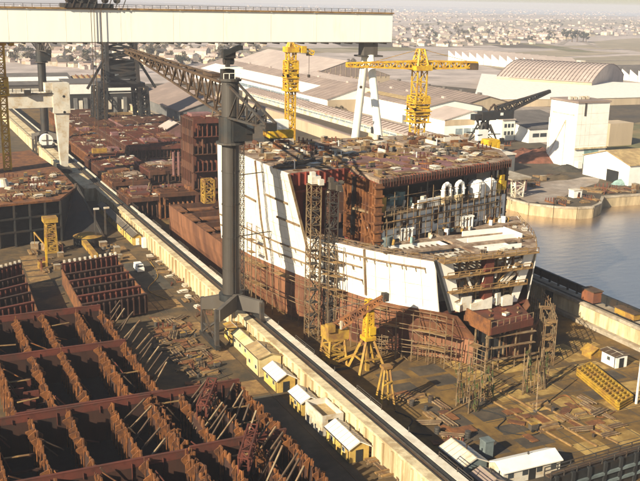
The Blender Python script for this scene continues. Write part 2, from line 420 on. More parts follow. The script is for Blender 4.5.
def shell(mb, side, ys, zs, off=0., t=.25):
    n, k = len(ys), len(zs)
    for o in (off, off-t):
        mb.add([(XC+side*(hw(y, z)+o), y, z) for y in ys for z in zs], [])
    base = len(mb.v)-2*n*k
    def F(*q): mb.f.append([base+i for i in q]); mb.m.append(mb.mi)
    for L in (0, n*k):
        for i in range(n-1):
            for j in range(k-1):
                q = (L+i*k+j, L+i*k+j+1, L+(i+1)*k+j+1, L+(i+1)*k+j)
                F(*(q if (side < 0) == (L == 0) else q[::-1]))
    for i in range(n-1):
        for j in (0, k-1): F(i*k+j, (i+1)*k+j, n*k+(i+1)*k+j, n*k+i*k+j)
    for j in range(k-1):
        for i in (0, n-1): F(i*k+j, i*k+j+1, n*k+i*k+j+1, n*k+i*k+j)
YL = [146.5, 148, 150, 152.5, 155, 157.5, 160, 165, 171, 178, 190, 205, 222]
for side in (-1, 1):
    b = MB(); shell(b, side, YL, [0, 2.5, 5, 8, 11.3]); b.build('lower_hull_plating', 'hull_brown', ship)
    b = MB(); shell(b, side, [222.05, 235, 250, 272], [0, 3, 6, 9.8]); b.build('lower_hull_plating', 'hull_brown', ship)
    b = MB()
    for y0, y1 in ((150, 163.4), (163.5, 171.8), (171.9, 178)):
        shell(b, side, [y0, (y0+y1)/2, y1], [11.35, 15, 18.5, 22])
    b.build('stern_side_plating', 'hull_white', ship)
    b = MB()
    for y0, y1 in ((178.05 if side < 0 else 192, 196), (196.12, 210.5), (210.62, 222)):
        shell(b, side, [y0, (y0+y1)/2, y1], [11.35, 17, 22, 29, 36])
    b.build('side_plating', 'hull_white', ship)
# plating seams and stiffener rails on the white side
b = MB()
for z, ys in ((15.2, [164, 171, 178, 190, 205, 221]), (18.0, [164, 171, 178, 190, 205, 221]), (20.4, [151.5, 155, 160, 165, 171])):
    for y0, y1 in zip(ys, ys[1:]):
        b.bar((XC-hw(y0, z)-.35, y0, z), (XC-hw(y1, z)-.35, y1, z), .14)
        for q in range(3): yq = y0+(y1-y0)*(q+r0.random())/3; b.bar((XC-hw(yq, z)-.3, yq, z), (XC-hw(yq, z-1)-.05, yq, z-1.1), .06)
for y in (210.56, 196.06, 178.02, 163.45):
    for z0 in range(12, 36 if y > 178 else 22, 2):
        b.bar((XC-hw(y, z0)-.1, y, z0), (XC-hw(y, z0+2)-.1, y, z0+2), .22)
for (y0, y1, z) in ((179, 188, 24.2), (182, 192, 28.6), (198, 204, 26)):
    b.bar((XC-hw(y0, z)-.15, y0, z), (XC-hw(y1, z)-.15, y1, z+.2), .2)
b.build('stringer', 'scaff', ship)
b = MB()
for z in (13.6, 16.6, 19.6, 22.6, 25.6, 28.6, 31.6, 34):
    ys = [151, 155, 160, 165, 171, 178, 190, 205, 221] if z < 21 else [178.5, 190, 205, 221]
    for y0, y1 in zip(ys, ys[1:]): b.bar((XC-hw(y0, z)+.01, y0, z), (XC-hw(y1, z)+.01, y1, z), .045)
for k in range(24):
    y = 152.5+k*2.9; zt = 22 if y < 178 else 36
    for z0 in range(12, zt-1, 2): b.bar((XC-hw(y, z0)+.01, y, z0), (XC-hw(y, z0+2)+.01, y, z0+2), .035)
b.build('weld_seam', 'white_dirty', ship)
# rust-red draught band patches near the white line, frames left open in the lower side
b = MB()
for y0, y1, z0, z1 in ((165, 168, .5, 5), (169, 171, .5, 4), (156, 159, 1, 6)):
    b.plate([(XC-hw(y0, z0)-.05, y0, z0), (XC-hw(y1, z0)-.05, y1, z0), (XC-hw(y1, z1)-.05, y1, z1), (XC-hw(y0, z1)-.05, y0, z1)], .2)
for z in (2.5, 5.5, 8.6):
    for y0, y1 in zip(YL[:-1], YL[1:]): b.bar((XC-hw(y0, z)-.05, y0, z), (XC-hw(y1, z)-.05, y1, z), .1)
b.build('red_frame', 'primer', ship)
# bottom and inner hull of the lower ends
b = MB(); b.prism([(XC-lerp(HW[0], y)+.3, y) for y in YL]+[(XC+lerp(HW[0], y)-.3, y) for y in YL[::-1]], .3, .8); b.build('bottom_plate', 'rust', ship)
b = MB(); b.prism([(XC-hw(y, 11)+.3, y) for y in YL[2:]]+[(XC+hw(y, 11)-.3, y) for y in YL[2:][::-1]], 10.6, 10.9); b.build('steering_flat', 'primer', ship)
b = MB(); b.bx(XC-20, XC+20, 165, 165.3, .8, 10.6); b.build('aft_bulkhead', 'primer', ship)
# far low part: open box, inner decks
b = MB(); b.prism([(XC-31, 222.4), (XC+31, 222.4), (XC+31, 271), (XC-31, 271)], 6.0, 6.3); b.bx(XC-31.8, XC+31.8, 271.6, 272, 0, 9.8)
for y in (234, 247, 260): b.bx(XC-31, XC+31, y, y+.4, 6.3, 9.4)
for x in (-29.5, -14, 0, 14, 29.5): b.bx(XC+x-.2, XC+x+.2, 222.5, 271, 6.3, 9.3)
b.build('inner_deck', 'rust', ship)
b = MB()
for y in (223, 236.5, 249.5, 262): 
    b.bx(XC-31.6, XC-29, y, y+9, 9.4, 9.7)
    b.bx(XC-28, XC-15, y+1, y+4, 9.3, 9.6)
b.build('deck_strip', 'rust_orange', ship)
# the stepped front of the high block
A0, A1, A2, A3 = Vector((77.6, 179)), Vector((93, 181.2)), Vector((92.3, 165.6)), Vector((134.8, 177.8))
deckpoly = [A0, A1, A2, A3, Vector((141.8, 192)), Vector((142.5, 222)), Vector((76.4, 222))]
b = MB(); b.prism([(p.x, p.y) for p in deckpoly], 35.2, 35.98); b.build('upper_deck', 'deck_mix', ship)
b = MB(); b.prism([(95, 172), (100, 170), (124, 178), (124, 194), (108, 199), (95, 190)], 35.984, 36.03); b.build('primed_deck_area', 'primer_pink', ship)
for k in range(34):
    b = MB(); x = r0.uniform(79, 138); y = r0.uniform(192, 219); w_ = r0.uniform(2, 7)
    if r0.random() < .5: b.bx(x, min(x+w_, 140), y, y+.35, 36.0, 36.0+r0.uniform(.4, 1.5))
    else: b.bx(x, x+.35, y, min(y+w_, 221), 36.0, 36.0+r0.uniform(.4, 1.5))
    b.build('deck_coaming', r0.choice(('rust_orange', 'white_dirty', 'deck_mix', 'rust', 'scaff')), ship)
def ribs(mb, p, q, z0, z1, step, r):
    p = Vector(p); q = Vector(q); n = max(1, int((q-p).length/step))
    for k in range(n+1):
        c = p+(q-p)*k/n; mb.bar((c.x, c.y, z0), (c.x, c.y, z1), r)
# recess: back bulkhead with a big opening, longitudinal bulkhead with frames, transverse deck beam
rb = MB()
yb = 184.5
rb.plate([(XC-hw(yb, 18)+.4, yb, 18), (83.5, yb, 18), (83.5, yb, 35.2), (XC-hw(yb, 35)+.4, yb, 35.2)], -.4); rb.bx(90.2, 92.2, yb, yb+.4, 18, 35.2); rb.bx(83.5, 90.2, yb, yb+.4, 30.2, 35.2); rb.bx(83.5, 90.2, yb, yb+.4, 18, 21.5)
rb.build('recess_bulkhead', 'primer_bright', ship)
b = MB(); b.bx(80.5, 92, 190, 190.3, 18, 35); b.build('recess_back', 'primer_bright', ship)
b = MB(); b.tube((86.6, 188.7, 24.2), (86.6, 190, 24.2), 2.9, n=20); b.build('engine_casing_end', 'primer_pink', ship)
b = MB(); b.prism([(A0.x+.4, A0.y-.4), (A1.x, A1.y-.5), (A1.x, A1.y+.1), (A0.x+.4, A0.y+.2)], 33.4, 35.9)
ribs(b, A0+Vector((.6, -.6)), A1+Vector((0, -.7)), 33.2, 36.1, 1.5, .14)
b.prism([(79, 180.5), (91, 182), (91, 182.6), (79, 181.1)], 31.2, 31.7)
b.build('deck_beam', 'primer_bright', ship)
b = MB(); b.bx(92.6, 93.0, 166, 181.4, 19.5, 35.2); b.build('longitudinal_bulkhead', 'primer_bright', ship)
b = MB()
for k in range(11): b.bx(91.8, 92.58, 166+k*1.45, 166.25+k*1.45, 20.5, 35.15)
for z in (23, 26, 29.5, 32.5): b.bx(91.95, 92.57, 166, 181.3, z, z+.25)
for k in range(5): b.bar((91.6, 166+k*3.1, 22+k*1.3), (91.6, 169+k*3, 26+k*1.6), .16)
b.build('bulkhead_frame', 'rust_orange', ship)
b = MB(); b.bx(91.3, 92.9, 165.2, 165.9, 20.5, 35.2)
for k in range(8): b.bx(90.9, 93.2, 164.9, 166, 21+k*1.9, 21.4+k*1.9)
b.build('corner_web', 'rust_orange', ship)
# front face of the engine room: local frame along A2 -> A3
fd = (A3-A2).normalized(); fn_ = Vector((-fd.y, fd.x)); FL = (A3-A2).length
FX = Matrix(((fd.x, fn_.x, 0, A2.x), (fd.y, fn_.y, 0, A2.y), (0, 0, 1, 0), (0, 0, 0, 1)))
def FB(): b_ = MB(); b_.xf = FX; return b_
b = FB(); b.bx(1, FL-3, .1, .5, 34.0, 35.9)
for k in range(int(FL/.85)): b.bx(.6+k*.85, .74+k*.85, -.15, .5, 34.6-r0.random()*.5, 36.0+r0.random()*.35)
b.build('deck_edge_beam', 'primer', ship)
b = FB(); b.bx(1, FL-1.5, 9, 9.4, 22.2, 35.1); b.build('engine_room_back', 'steel_dark', ship)
b = FB(); b.bx(1, FL-4, 0, 9, 28.0, 28.5); b.bx(1, FL-4, -1.0, 0, 28.05, 28.3); b.build('machinery_flat', 'scaff', ship)
b = FB()
x = 1.2
segs = [(1.2, 5.5, 22.6, 25.2), (5.5, 10.5, 24.4, 27.9), (10.5, 12, 22.6, 28), (12, 19, 22.6, 30.2), (19, 20.4, 22.6, 26.3), (20.4, 27, 22.6, 28), (27.2, 33.5, 22.6, 27.4), (33.7, 36.2, 22.6, 28), (37.8, 42.5, 22.6, 28)]
for s0, s1, z0, z1 in segs: b.bx(s0, s1, -.25, .1, z0, z1)
for s0, s1, z0, z1 in ((5.6, 10.4, 22.6, 23.4), (36.2, 37.8, 26.8, 28)): b.bx(s0, s1, -.2, .05, z0, z1)
b.build('casing_wall', 'white', ship)
b = FB()
for s, z in ((8, 26), (13.5, 28.9), (17.5, 25), (22, 25.6), (31, 24), (38.6, 26.4), (40.4, 24)): b.bx(s, s+1.1, -.4, -.26, z-.7, z+.7)
b.build('casing_opening', 'black', ship)
b = FB()
for k in range(9): b.bx(2+k*4.8, 2.25+k*4.8, -.5, -.27, 22.4, 28)
for z in (25.2, 26.7): b.bx(1, FL-4, -.9, -.27, z, z+.1)
for k in range(24): b.bar((1+k*1.9, -.6, 25.3), (1+k*1.9, -.6, 26.4), .06)
b.bar((1, -.6, 26.4), (FL-4, -.6, 26.4), .06)
for k in range(24): b.bar((1+k*1.9, -1.1, 28.3), (1+k*1.9, -1.1, 29.4), .06)
b.bar((1, -1.1, 29.4), (FL-4, -1.1, 29.4), .06)
b.build('walkway_rail', 'scaff', ship)
for s in (32.6, 36.9):
    b = FB(); b.tube((s, .7, 28.5), (s, .7, 31.6), 1.95, n=20); b.tube((s, .7, 31.6), (s, .7, 32.3), 1.95, 1.2, n=20); b.tube((s, .7, 32.3), (s, .7, 32.5), 1.2, .3, n=20); [b.tube((s, .7, z_), (s, .7, z_+.12), 2.02, n=20) for z_ in (29.2, 31.4)]; b.build('white_tank', 'white', ship)
    b = FB(); b.bar((s-1.2, -1.25, 28.5), (s-1.2, -1.25, 32.2), .05); b.bar((s-.8, -1.35, 28.5), (s-.8, -1.35, 32.2), .05); [b.bar((s-1.2, -1.3, 28.8+.4*k), (s-.8, -1.35, 28.8+.4*k), .03) for k in range(8)]; b.build('tank_ladder', 'steel_mid', ship)
for s in (20.2, 24.6):
    b = FB(); pts = [(s, 1, 28.5), (s, 1, 31.5)]+[(s+1.0-1.0*math.cos(a), 1, 31.5+1.3*math.sin(a)) for a in (R(40), R(80), R(120), R(160))]
    pts = [(s, 0, 28.5), (s, 0, 31.4), (s+.3, 0, 32.4), (s+1.2, 0, 32.8), (s+2.1, 0, 32.3), (s+2.4, 0, 31.2), (s+2.4, 0, 29)]
    for p, q in zip(pts, pts[1:]): b.tube(p, q, .48, n=12)
    for p in (pts[0], pts[1], pts[-2]): b.tube(Vector(p)-Vector((0, 0, .1)), Vector(p)+Vector((0, 0, .1)), .66, n=12)
    b.build('vent_pipe', 'white', ship)
    b = FB(); b.tube((s+.6, .6, 28.5), (s+.6, .6, 30), 1.5, 1.8, n=14); b.build('pump_casing', 'cream', ship)
b = FB(); b.tube((6.5, 3, 28.6), (6.5, 3, 30.4), 1.2, n=14); b.box((6.5, 3, 31), (2.2, 2, 1)); b.build('green_pump', 'blue_green', ship); b = FB(); b.tube((11.5, 5, 28.5), (11.5, 5, 31.5), 1.2, n=14); b.build('green_pump', 'blue_green', ship)
b = FB(); b.box((2.4, 1.4, 30.2), (1.8, .8, 3.2)); b.build('yellow_cabinet', 'yellow_ochre', ship)
b = FB(); b.tube((2.6, .6, 19.5), (2.6, .6, 23.6), 2.0, n=18); b.build('blue_tank', 'hut_blue', ship)
b = FB()
for s, h in ((15, 4), (17, 5), (19.5, 3.5), (29.5, 5), (31.2, 4), (39.6, 5), (41.2, 5.4)):
    b = FB(); b.bx(s, s+.35, 2, 2.4, 28.5, 28.5+h); b.bx(s-.6, s+1.4, 2.3, 4, 28.5+h*.5, 28.8+h*.5); b.build('pipework', 'steel_mid', ship)
b = FB()
for s, z in ((40.4, 29.5), (41.6, 31.5), (42.4, 30)): b.box((s, .6, z), (1.3, 1, 2.2))
b.build('yellow_gear', 'yellow', ship)
for k in range(64):
    b = FB(); up = k < 30; sx = r0.uniform(1.5, FL-4); tt = r0.uniform(.3, 3.5) if up else r0.uniform(-3.4, -1.0); zz = 28.5 if up else 22.06; h_ = r0.uniform(.6, 2.8 if up else 1.6)
    if up and 18.5 < sx < 39.5: tt += 2.6
    if k % 3: b.box((sx, tt, zz+h_/2), (r0.uniform(.4, 1.6), r0.uniform(.4, 1.0), h_), r0.uniform(0, 1))
    else: b.tube((sx, tt, zz), (sx+r0.uniform(-.2, .8), tt, zz+h_), .3, n=10)
    b.build('engine_room_gear', r0.choice(('white', 'white_dirty', 'steel_mid', 'blue_green', 'yellow_ochre', 'white_dirty', 'rust_orange', 'steel_grey')), ship)
b = FB()
for k in range(20):
    sx = 1.2+k*2.0; b.bar((sx, -1.6, 22.1), (sx, -1.5, 31+r0.uniform(-4, 3.4)), .055)
for zz in (24.2, 27.0, 29.9, 32.2):
    x_ = 1.2
    while x_ < FL-5:
        L_ = r0.uniform(3, 8); b.bar((x_, -1.6, zz+r0.uniform(-.1, .1)), (min(x_+L_, FL-4), -1.6, zz+r0.uniform(-.1, .1)), .05); x_ += L_+r0.uniform(0, 3)
b.build('face_scaffold', 'scaff', ship)
b = FB()
for k in range(9):
    sx = r0.uniform(1, FL-8); b.bx(sx, sx+r0.uniform(2, 5), -1.9, -1.2, r0.choice((24.2, 27.0, 29.9)), 0) if False else b.box((sx+1.5, -1.5, r0.choice((24.25, 27.05, 29.95))), (r0.uniform(2, 5), .7, .08))
b.build('face_planks', 'wood', ship)
b = FB()
for s0, s1, z0, z1 in ((7, 8.2, 22.6, 26), (12.2, 13.4, 22.7, 26.4), (17.2, 18.6, 24.6, 27.4), (23, 24.4, 22.6, 25.2), (28.6, 30.4, 22.7, 25.4), (38.2, 39.4, 22.6, 25.4)): b.bx(s0, s1, -.29, -.255, z0, z1)
b.build('wall_gap', 'rust', ship)
b = FB()
for s in (41.6, 43.4):
    b.bx(s, s+.8, .6, 1.6, 12, 35)
for z in range(14, 35, 3): b.bx(41.6, 44.6, .7, 1.3, z, z+.3)
b.build('side_frame', 'steel_brown', ship)
# the lower stern deck at z=22 with open wells
SX = MB()
def half(y): return hw(y, 22)-.3
rimL = [(XC-half(y), y) for y in (150.4, 155, 160, 165, 171, 177.8)]; rimR = [(XC+half(y), y) for y in (150.4, 155, 160, 165, 171, 177.8)]
b = MB()
for side in (-1, 1):
    ys = (150.4, 152.5, 155, 160, 165, 171, 177.8)
    for y0, y1 in zip(ys, ys[1:]):
        i0, i1 = (max(6.0, half(y0)-4.5), max(6.0, half(y1)-4.5))
        q = [(XC+side*half(y0), y0), (XC+side*i0, y0), (XC+side*i1, y1), (XC+side*half(y1), y1)]
        b.prism(q if side > 0 else q[::-1], 21.6, 22.05)
b.bx(XC-12, XC+12, 150.3, 152.8, 21.62, 22.08); b.bx(XC-16.6, XC+16.5, 158.6, 160.4, 21.62, 22.08); b.bx(XC-20, XC+22, 165.2, 167.2, 21.62, 22.08); b.bx(XC-14, XC+26, 170.6, 178, 21.6, 22.03)
b.bx(XC-1.0, XC+1.2, 152.8, 170, 21.64, 22.1)
b.build('stern_deck', 'deck_mix', ship)
b = MB(); b.prism([(XC-half(y)+.6, y) for y in (151, 155, 160, 165, 171, 177.8)]+[(XC+half(y)-.6, y) for y in (177.8, 171, 165, 160, 155, 151)], 17.2, 17.5); b.build('tween_deck', 'rust', ship)
b = MB()
for side, y0, y1, x0, x1 in ((1, 160.4, 165.2, 2, 15), (1, 153, 158.6, 2, 10.6), (-1, 160.4, 165.2, -15, -2)):
    b.bx(XC+x0, XC+x1, y1-.3, y1-.05, 17.5, 21.7); b.bx(XC+x1-.3, XC+x1, y0, y1-.3, 17.5, 21.7)
    b.bx(XC+x0, XC+x1, y0-.2, y0+.05, 20.3, 23.0 if side > 0 else 21.6)
b.bx(XC+14.8, XC+15.1, 158.5, 165.2, 17.5, 23.4); b.bx(XC+4, XC+14.8, 165.25, 165.5, 17.5, 23.2)
b.build('well_coaming', 'white', ship)
b = MB()
for k in range(11): b.bar((XC-13+k*1.2, 153, 21.3), (XC-13.5+k*1.2, 158, 21.3), .14)
for k in range(9): b.bar((XC-14+k*1.4, 160.6, 21), (XC-14+k*1.4, 165, 21), .14); b.bx(XC-14+k*1.4, XC-13.5+k*1.4, 161+k % 3, 161.5+k % 3, 17.5, 21)
for k in range(5): b.bar((XC+3+k*2.2, 153.4, 21.2), (XC+3+k*2.2, 158.5, 21.2), .16)
b.build('deck_frame', 'steel_brown', ship)
b = MB()
for side in (-1, 1):
    ys = [150.4, 152.5, 155, 157.5, 160, 162.5, 165, 168, 171, 174, 177]
    for y0, y1 in zip(ys, ys[1:]):
        for z in (22.6, 23.2): b.bar((XC+side*half(y0), y0, z), (XC+side*half(y1), y1, z), .035)
        b.bar((XC+side*half(y0), y0, 22), (XC+side*half(y0), y0, 23.25), .07)
b.build('guard_rail', 'scaff', ship)
b = MB()       # white mooring gear and frames on the stern deck
for cx, cy in ((XC-11, 166.5), (XC+8, 171.5), (XC-17, 170)):
    b = MB()
    for k in range(4): b.bx(cx+k*.9, cx+k*.9+.3, cy, cy+1.6, 22.1, 24.6)
    b.bx(cx-.2, cx+3.3, cy, cy+1.6, 24.6, 24.9); b.build('winch_seat', 'white', ship)
b = MB(); b.box((XC-10, 172, 22.9), (6, 3.4, 1.5)); b.box((XC-4, 174.5, 22.6), (5, 2, 1)); b.box((XC+4, 174, 23), (2.5, 1.6, 1.6)); b.build('yellow_locker', 'yellow_ochre', ship)
# transom: open framing between the white side plates
TB = 100.2-XC; TT = 97.2-XC
def TXZ(f, z): h_ = 8.2+(z-11)*.36; return XC+f*h_
b = MB()
for f0, f1 in ((-1, -.70), (.78, 1)):
    q = [(TXZ(f0, 11.2), 149.9, 11.2), (TXZ(f1, 11.2), 149.9, 11.2), (TXZ(f1, 22), 150.0, 22), (TXZ(f0, 22), 150.0, 22)]
    b.plate(q, -.25); b.build('transom_plate', 'hull_white', ship); b = MB()
b = MB()
for f in (-1.04,): b.bar((TXZ(f, 11), 149.7, 11), (TXZ(f, 22.3), 149.7, 22.3), .25)
b.build('transom_corner', 'black', ship)
b = MB(); b.bx(XC-8.5, XC+8.5, 156.5, 156.8, 11, 21.5); b.build('transom_back', 'white_dirty', ship)
b = MB()
for z, e in ((21.9, 1.2), (18.6, .9), (15.3, 1.1)): 
    b.bx(TXZ(-.97, z), TXZ(.97, z), 149.4-e, 150.2, z, z+.22)
    for k in range(9):
        f = -.95+k*.2375; b.bar((TXZ(f, z), 149.4-e, z+.2), (TXZ(f, z), 149.4-e, z+1.2), .06)
    b.bar((TXZ(-.95, z), 149.4-e, z+1.2), (TXZ(.95, z), 149.4-e, z+1.2), .07)
b.build('transom_staging', 'wood', ship)
b = MB()
for f in (-.62, -.45, -.2, .3, .5, .7): b.bx(TXZ(f, 16)-.16, TXZ(f, 16)+.16, 150.4, 151, 11, 21.6)
for k in range(6): b.bar((TXZ(-.7+k*.24, 18), 150.3, 15.4+(k % 2)*3.4), (TXZ(-.6+k*.24, 18), 150.3, 18.5+(k % 2)*3), .12)
for z in (13.2, 16.8, 20.2): b.bx(TXZ(-.7, z), TXZ(.8, z), 151, 151.4, z, z+.3)
b.build('transom_frame', 'scaff', ship)
b = MB(); b.bx(XC-.8, XC+1.2, 149.2, 151, 11.5, 21.9); b.build('centre_post', 'block_red', ship)
b = MB(); b.box((TXZ(-.55, 13), 150, 12.6), (2.4, 1.4, 3)); b.tube((XC-2.6, 149.8, 12.2), (XC+2, 149.8, 12.2), .7, n=14); b.prism([(XC-4, 149), (XC+1, 148.7), (XC+2, 150.4), (XC-4, 150.6)], 11, [12.3, 13.6, 12.6, 12.9]); b.box((XC+2.8, 149.8, 12.6), (1.2, 1.2, 2.6), .3); b.box((XC-6.4, 149.6, 11.8), (1.6, 1, 1.4), .5); b.box((XC+5, 149.6, 12), (2.6, 1.6, 1.9)); b.bar((TXZ(.4, 15), 149.9, 16), (TXZ(.8, 18), 149.9, 20.5), .3); b.bar((TXZ(.5, 15), 149.9, 15.8), (TXZ(.8, 18), 149.9, 18.5), .25); b.bar((TXZ(-.8, 18), 149.9, 18), (TXZ(-.4, 18), 149.9, 18.4), .22)
b.bar((TXZ(-.5, 16), 149.9, 18.3), (TXZ(-.35, 16), 149.9, 15.5), .2)
b.build('mooring_gear', 'white_dirty', ship)
for k in range(44):
    b = MB(); z = r0.uniform(11.2, 21); f = r0.uniform(-.68, .76); yy = r0.uniform(149.2, 151.5)
    if k % 3 == 0: b.box((TXZ(f, z), yy, z), (r0.uniform(.3, 1.3), .4, r0.uniform(.3, 1.5)), r0.uniform(-.5, .5))
    else: b.bar((TXZ(f, z), yy, z), (TXZ(f, z)+r0.uniform(-2.2, 2.2), yy+r0.uniform(-.4, .4), z+r0.uniform(-2.4, 2.6)), .08)
    b.build('stern_fitting', r0.choice(('white', 'white_dirty', 'scaff', 'rust_orange', 'wood', 'steel_mid')), ship)
# red stern block hanging aft of the transom
b = MB(); b.prism([(104.8, 150), (104.9, 140.8), (116.6, 142.6), (118, 150)], [8.9, 8.5, 8.5, 8.9], [10.9, 10.0, 10.0, 10.9]); b.build('rudder_flat', 'primer', ship)
b = MB(); b.box((111.6, 145.3, 10.75), (1.5, .9, .5), .4); b.build('flat_fitting', 'white_dirty', ship)
for k in range(7):
    b = MB(); b.box((106.4+k*1.6, 143.4+(k*2.3) % 5, 10.9), (1.5-.15*k, .3, .3), k*.7); b.build('flat_litter', ('wood', 'rust_orange', 'scaff')[k % 3], ship)
b = MB()
for k in range(8): b.bar((105+k*1.65, 141+k*.25, 10), (105+k*1.65, 141+k*.25, 11.3), .05)
b.bar((105, 141, 11.2), (116.6, 142.8, 11.2), .05); b.build('flat_rail', 'scaff', ship)
b = MB(); b.bx(104.6, 104.85, 141, 150, 8.4, 11.6); b.build('flat_coaming', 'rust_orange', ship)
b = MB()
for x in (105.3, 108.5, 112.5, 116.4): b.bar((x, 142.6, 0), (x, 142.6, 7.9), .12); b.bar((x, 146.5, 0), (x, 146.5, 7.9), .14)
for z in (2.4, 5.0, 7.4): b.bar((105, 142.6, z), (116.6, 142.6, z), .09); b.bx(104.8, 117, 141.8, 142.5, z, z+.1)
b.build('stern_prop', 'scaff', ship)
b = MB(); b.bx(XC-3, XC+4, 147.2, 147.5, .5, 10.4); b.build('stern_void', 'black', ship)  # black sheet across the open hull end paints the darkness inside
# E_SHIP

# ================================================================== SCAFFOLDS AND DECK CLUTTER
def scaffold(name, label, runs, zs, group=None, plank='wood', pole='scaff', step=2.6, dens=.42):
    """runs: list of polylines [(x, y), ...] following what they serve; two rows of standards, ledgers and plank decks"""
    p0 = runs[0][0]
    t = thing(name, label, 'scaffold', (p0[0], p0[1], zs[0]), group)
    st = MB(); le = MB(); pls = {z: MB() for z in zs[1:]}
    for inner, outer in runs_pairs(runs):
        n = max(1, int(sum((Vector(b_)-Vector(a_)).length for a_, b_ in zip(outer, outer[1:]))/step))
        for k in range(n+1):
            a_ = along(inner, k/n); c_ = along(outer, k/n)
            top = zs[-1]+rnd.uniform(.2, 2.4)
            st.bar((c_.x, c_.y, zs[0]), (c_.x, c_.y, top), .07); st.bar((a_.x, a_.y, zs[0]), (a_.x, a_.y, zs[-1]+.6), .07)
            if k < n:
                a2 = along(inner, (k+1)/n); c2 = along(outer, (k+1)/n)
                for z in zs[1:]:
                    le.bar((c_.x, c_.y, z+1), (c2.x, c2.y, z+1), .05); le.bar((c_.x, c_.y, z), (c2.x, c2.y, z), .06)
                    if rnd.random() < dens: pls[z].plate([(a_.x, a_.y, z), (a2.x, a2.y, z), (c2.x, c2.y, z), (c_.x, c_.y, z)], .1)
                    if rnd.random() < .2: le.bar((c_.x, c_.y, z-2.2), (c2.x, c2.y, z), .05)
    st.build('standards', pole, t); le.build('ledgers', pole, t); [pl.build('plank_deck', plank, t) for pl in pls.values() if pl.v]
    return t
def runs_pairs(runs): return [(runs[i], runs[i+1]) for i in range(0, len(runs), 2)]
def along(pl, f):
    pts = [Vector(p) for p in pl]; L = [(b-a).length for a, b in zip(pts, pts[1:])]; d = f*sum(L)
    for a, b, l in zip(pts, pts[1:], L):
        if d <= l: return a+(b-a)*(d/l if l else 0)
        d -= l
    return pts[-1]
def side_run(y0, y1, off, z=6, n=8): return [(XC-hw(y0+(y1-y0)*k/n, z)-off, y0+(y1-y0)*k/n) for k in range(n+1)]
scaffold('hull_scaffold', 'wooden plank scaffold along the lower brown hull near the stern', [side_run(147, 172, .35, 11), side_run(147, 172, 1.9, 11)], [.1, 3.6, 7.0, 10.2], step=3.6, dens=.16)
scaffold('hull_scaffold', 'long scaffold along the brown hull under the tall white plating', [side_run(176, 216, .35, 12), side_run(176, 216, 1.9, 12)], [.1, 5.5, 10.4], step=4.6, dens=.25)
scaffold('hull_scaffold', 'low tangled scaffold on the dock floor under the stern bilge', [side_run(147, 160, 3.0, 5), side_run(147, 160, 4.4, 5)], [.05, 1.8, 3.4], step=2.8, dens=.12)
scaffold('hull_scaffold', 'tall narrow scaffold climbing the white plating below the recess', [side_run(168, 174, .4, 22), side_run(168, 174, 1.9, 22)], [.05, 12, 15, 18, 21], step=2.2)
scaffold('hull_scaffold', 'thin scaffold bay on the white plating beside the grey crane column', [side_run(196, 198.5, .5, 30), side_run(196, 198.5, 1.7, 30)], [.05, 8, 11, 14, 17, 20], step=1.3)
scaffold('stern_scaffold', 'scaffold cage around the right half of the stern opening', [[(118.5, 141), (124, 150), (128, 158)], [(120.5, 140), (126, 149), (130, 157)]], [.05, 2.4, 4.8, 7.2, 9.4], step=2)
scaffold('stern_scaffold', 'scaffold cage in front of the red stern block', [[(103, 143.6), (104, 139)], [(101, 142.6), (102, 138)]], [.05, 2.2, 4.4, 6.4], step=1.7)
# right hull shell fragment seen beyond the stern opening
b = MB(); b.plate([(118.5, 147.5, .2), (123.5, 152, .2), (126.5, 152, 7.5), (121, 147.5, 6.5)], .3); b.plate([(113.5, 147.2, .2), (118.4, 147.4, .2), (120.9, 147.4, 6.5), (117, 147.2, 8)], .3); 
solo('shell_plate', b, 'hull_brown', 'brown curved shell plating standing right of the dark stern opening', 'hull plate')
# green scaffold netting hanging near the stern
NET = 'green scaffold nets round the stern'
for i, (px, py, h, w_, lb) in enumerate(((462, 404, 8, 3.2, 'tall green net on poles left of the stern opening'), (473, 412, 6.5, 2.6, 'short green net on leaning poles in front of the stern'), (487, 402, 7, 2.2, 'narrow green net near the pale track beams'), (527, 394, 9, 2.6, 'tall green net right of the dark stern opening'), (543, 389, 7.5, 2.4, 'green net beside the reddish shell plating'))):
    p = G(px, py); t = thing('scaffold_net', lb, 'net', p, NET)
    b = MB()
    for k in range(6): 
        x = p.x+(k/5-.5)*w_; b.bar((x, p.y+rnd.uniform(-.5, .5), 0), (x+rnd.uniform(-.7, .7), p.y+rnd.uniform(-.6, .6), h*rnd.uniform(.75, 1.15)), .07)
    for k in range(6): b.bar((p.x-w_/2, p.y+rnd.uniform(-.5, .5), 1+k*h/6.2), (p.x+w_/2, p.y+.2, 1+k*h/6.2+rnd.uniform(-.3, .3)), .06)
    b.build('poles', 'scaff', t)
    b = MB()
    for k in range(16):
        c = Vector((p.x+rnd.uniform(-.5, .5)*w_, p.y+rnd.uniform(-.7, .7), rnd.uniform(.4, h*.9))); s_ = rnd.uniform(.12, .34)
        b.plate([c, c+Vector((s_, rnd.uniform(-.3, .3), rnd.uniform(-.2, .2))), c+Vector((s_*.8, .1, rnd.uniform(.8, 1.6))), c+Vector((-.1, .1, rnd.uniform(.7, 1.4)))], .03)
    b.build('netting', 'net_green', t)

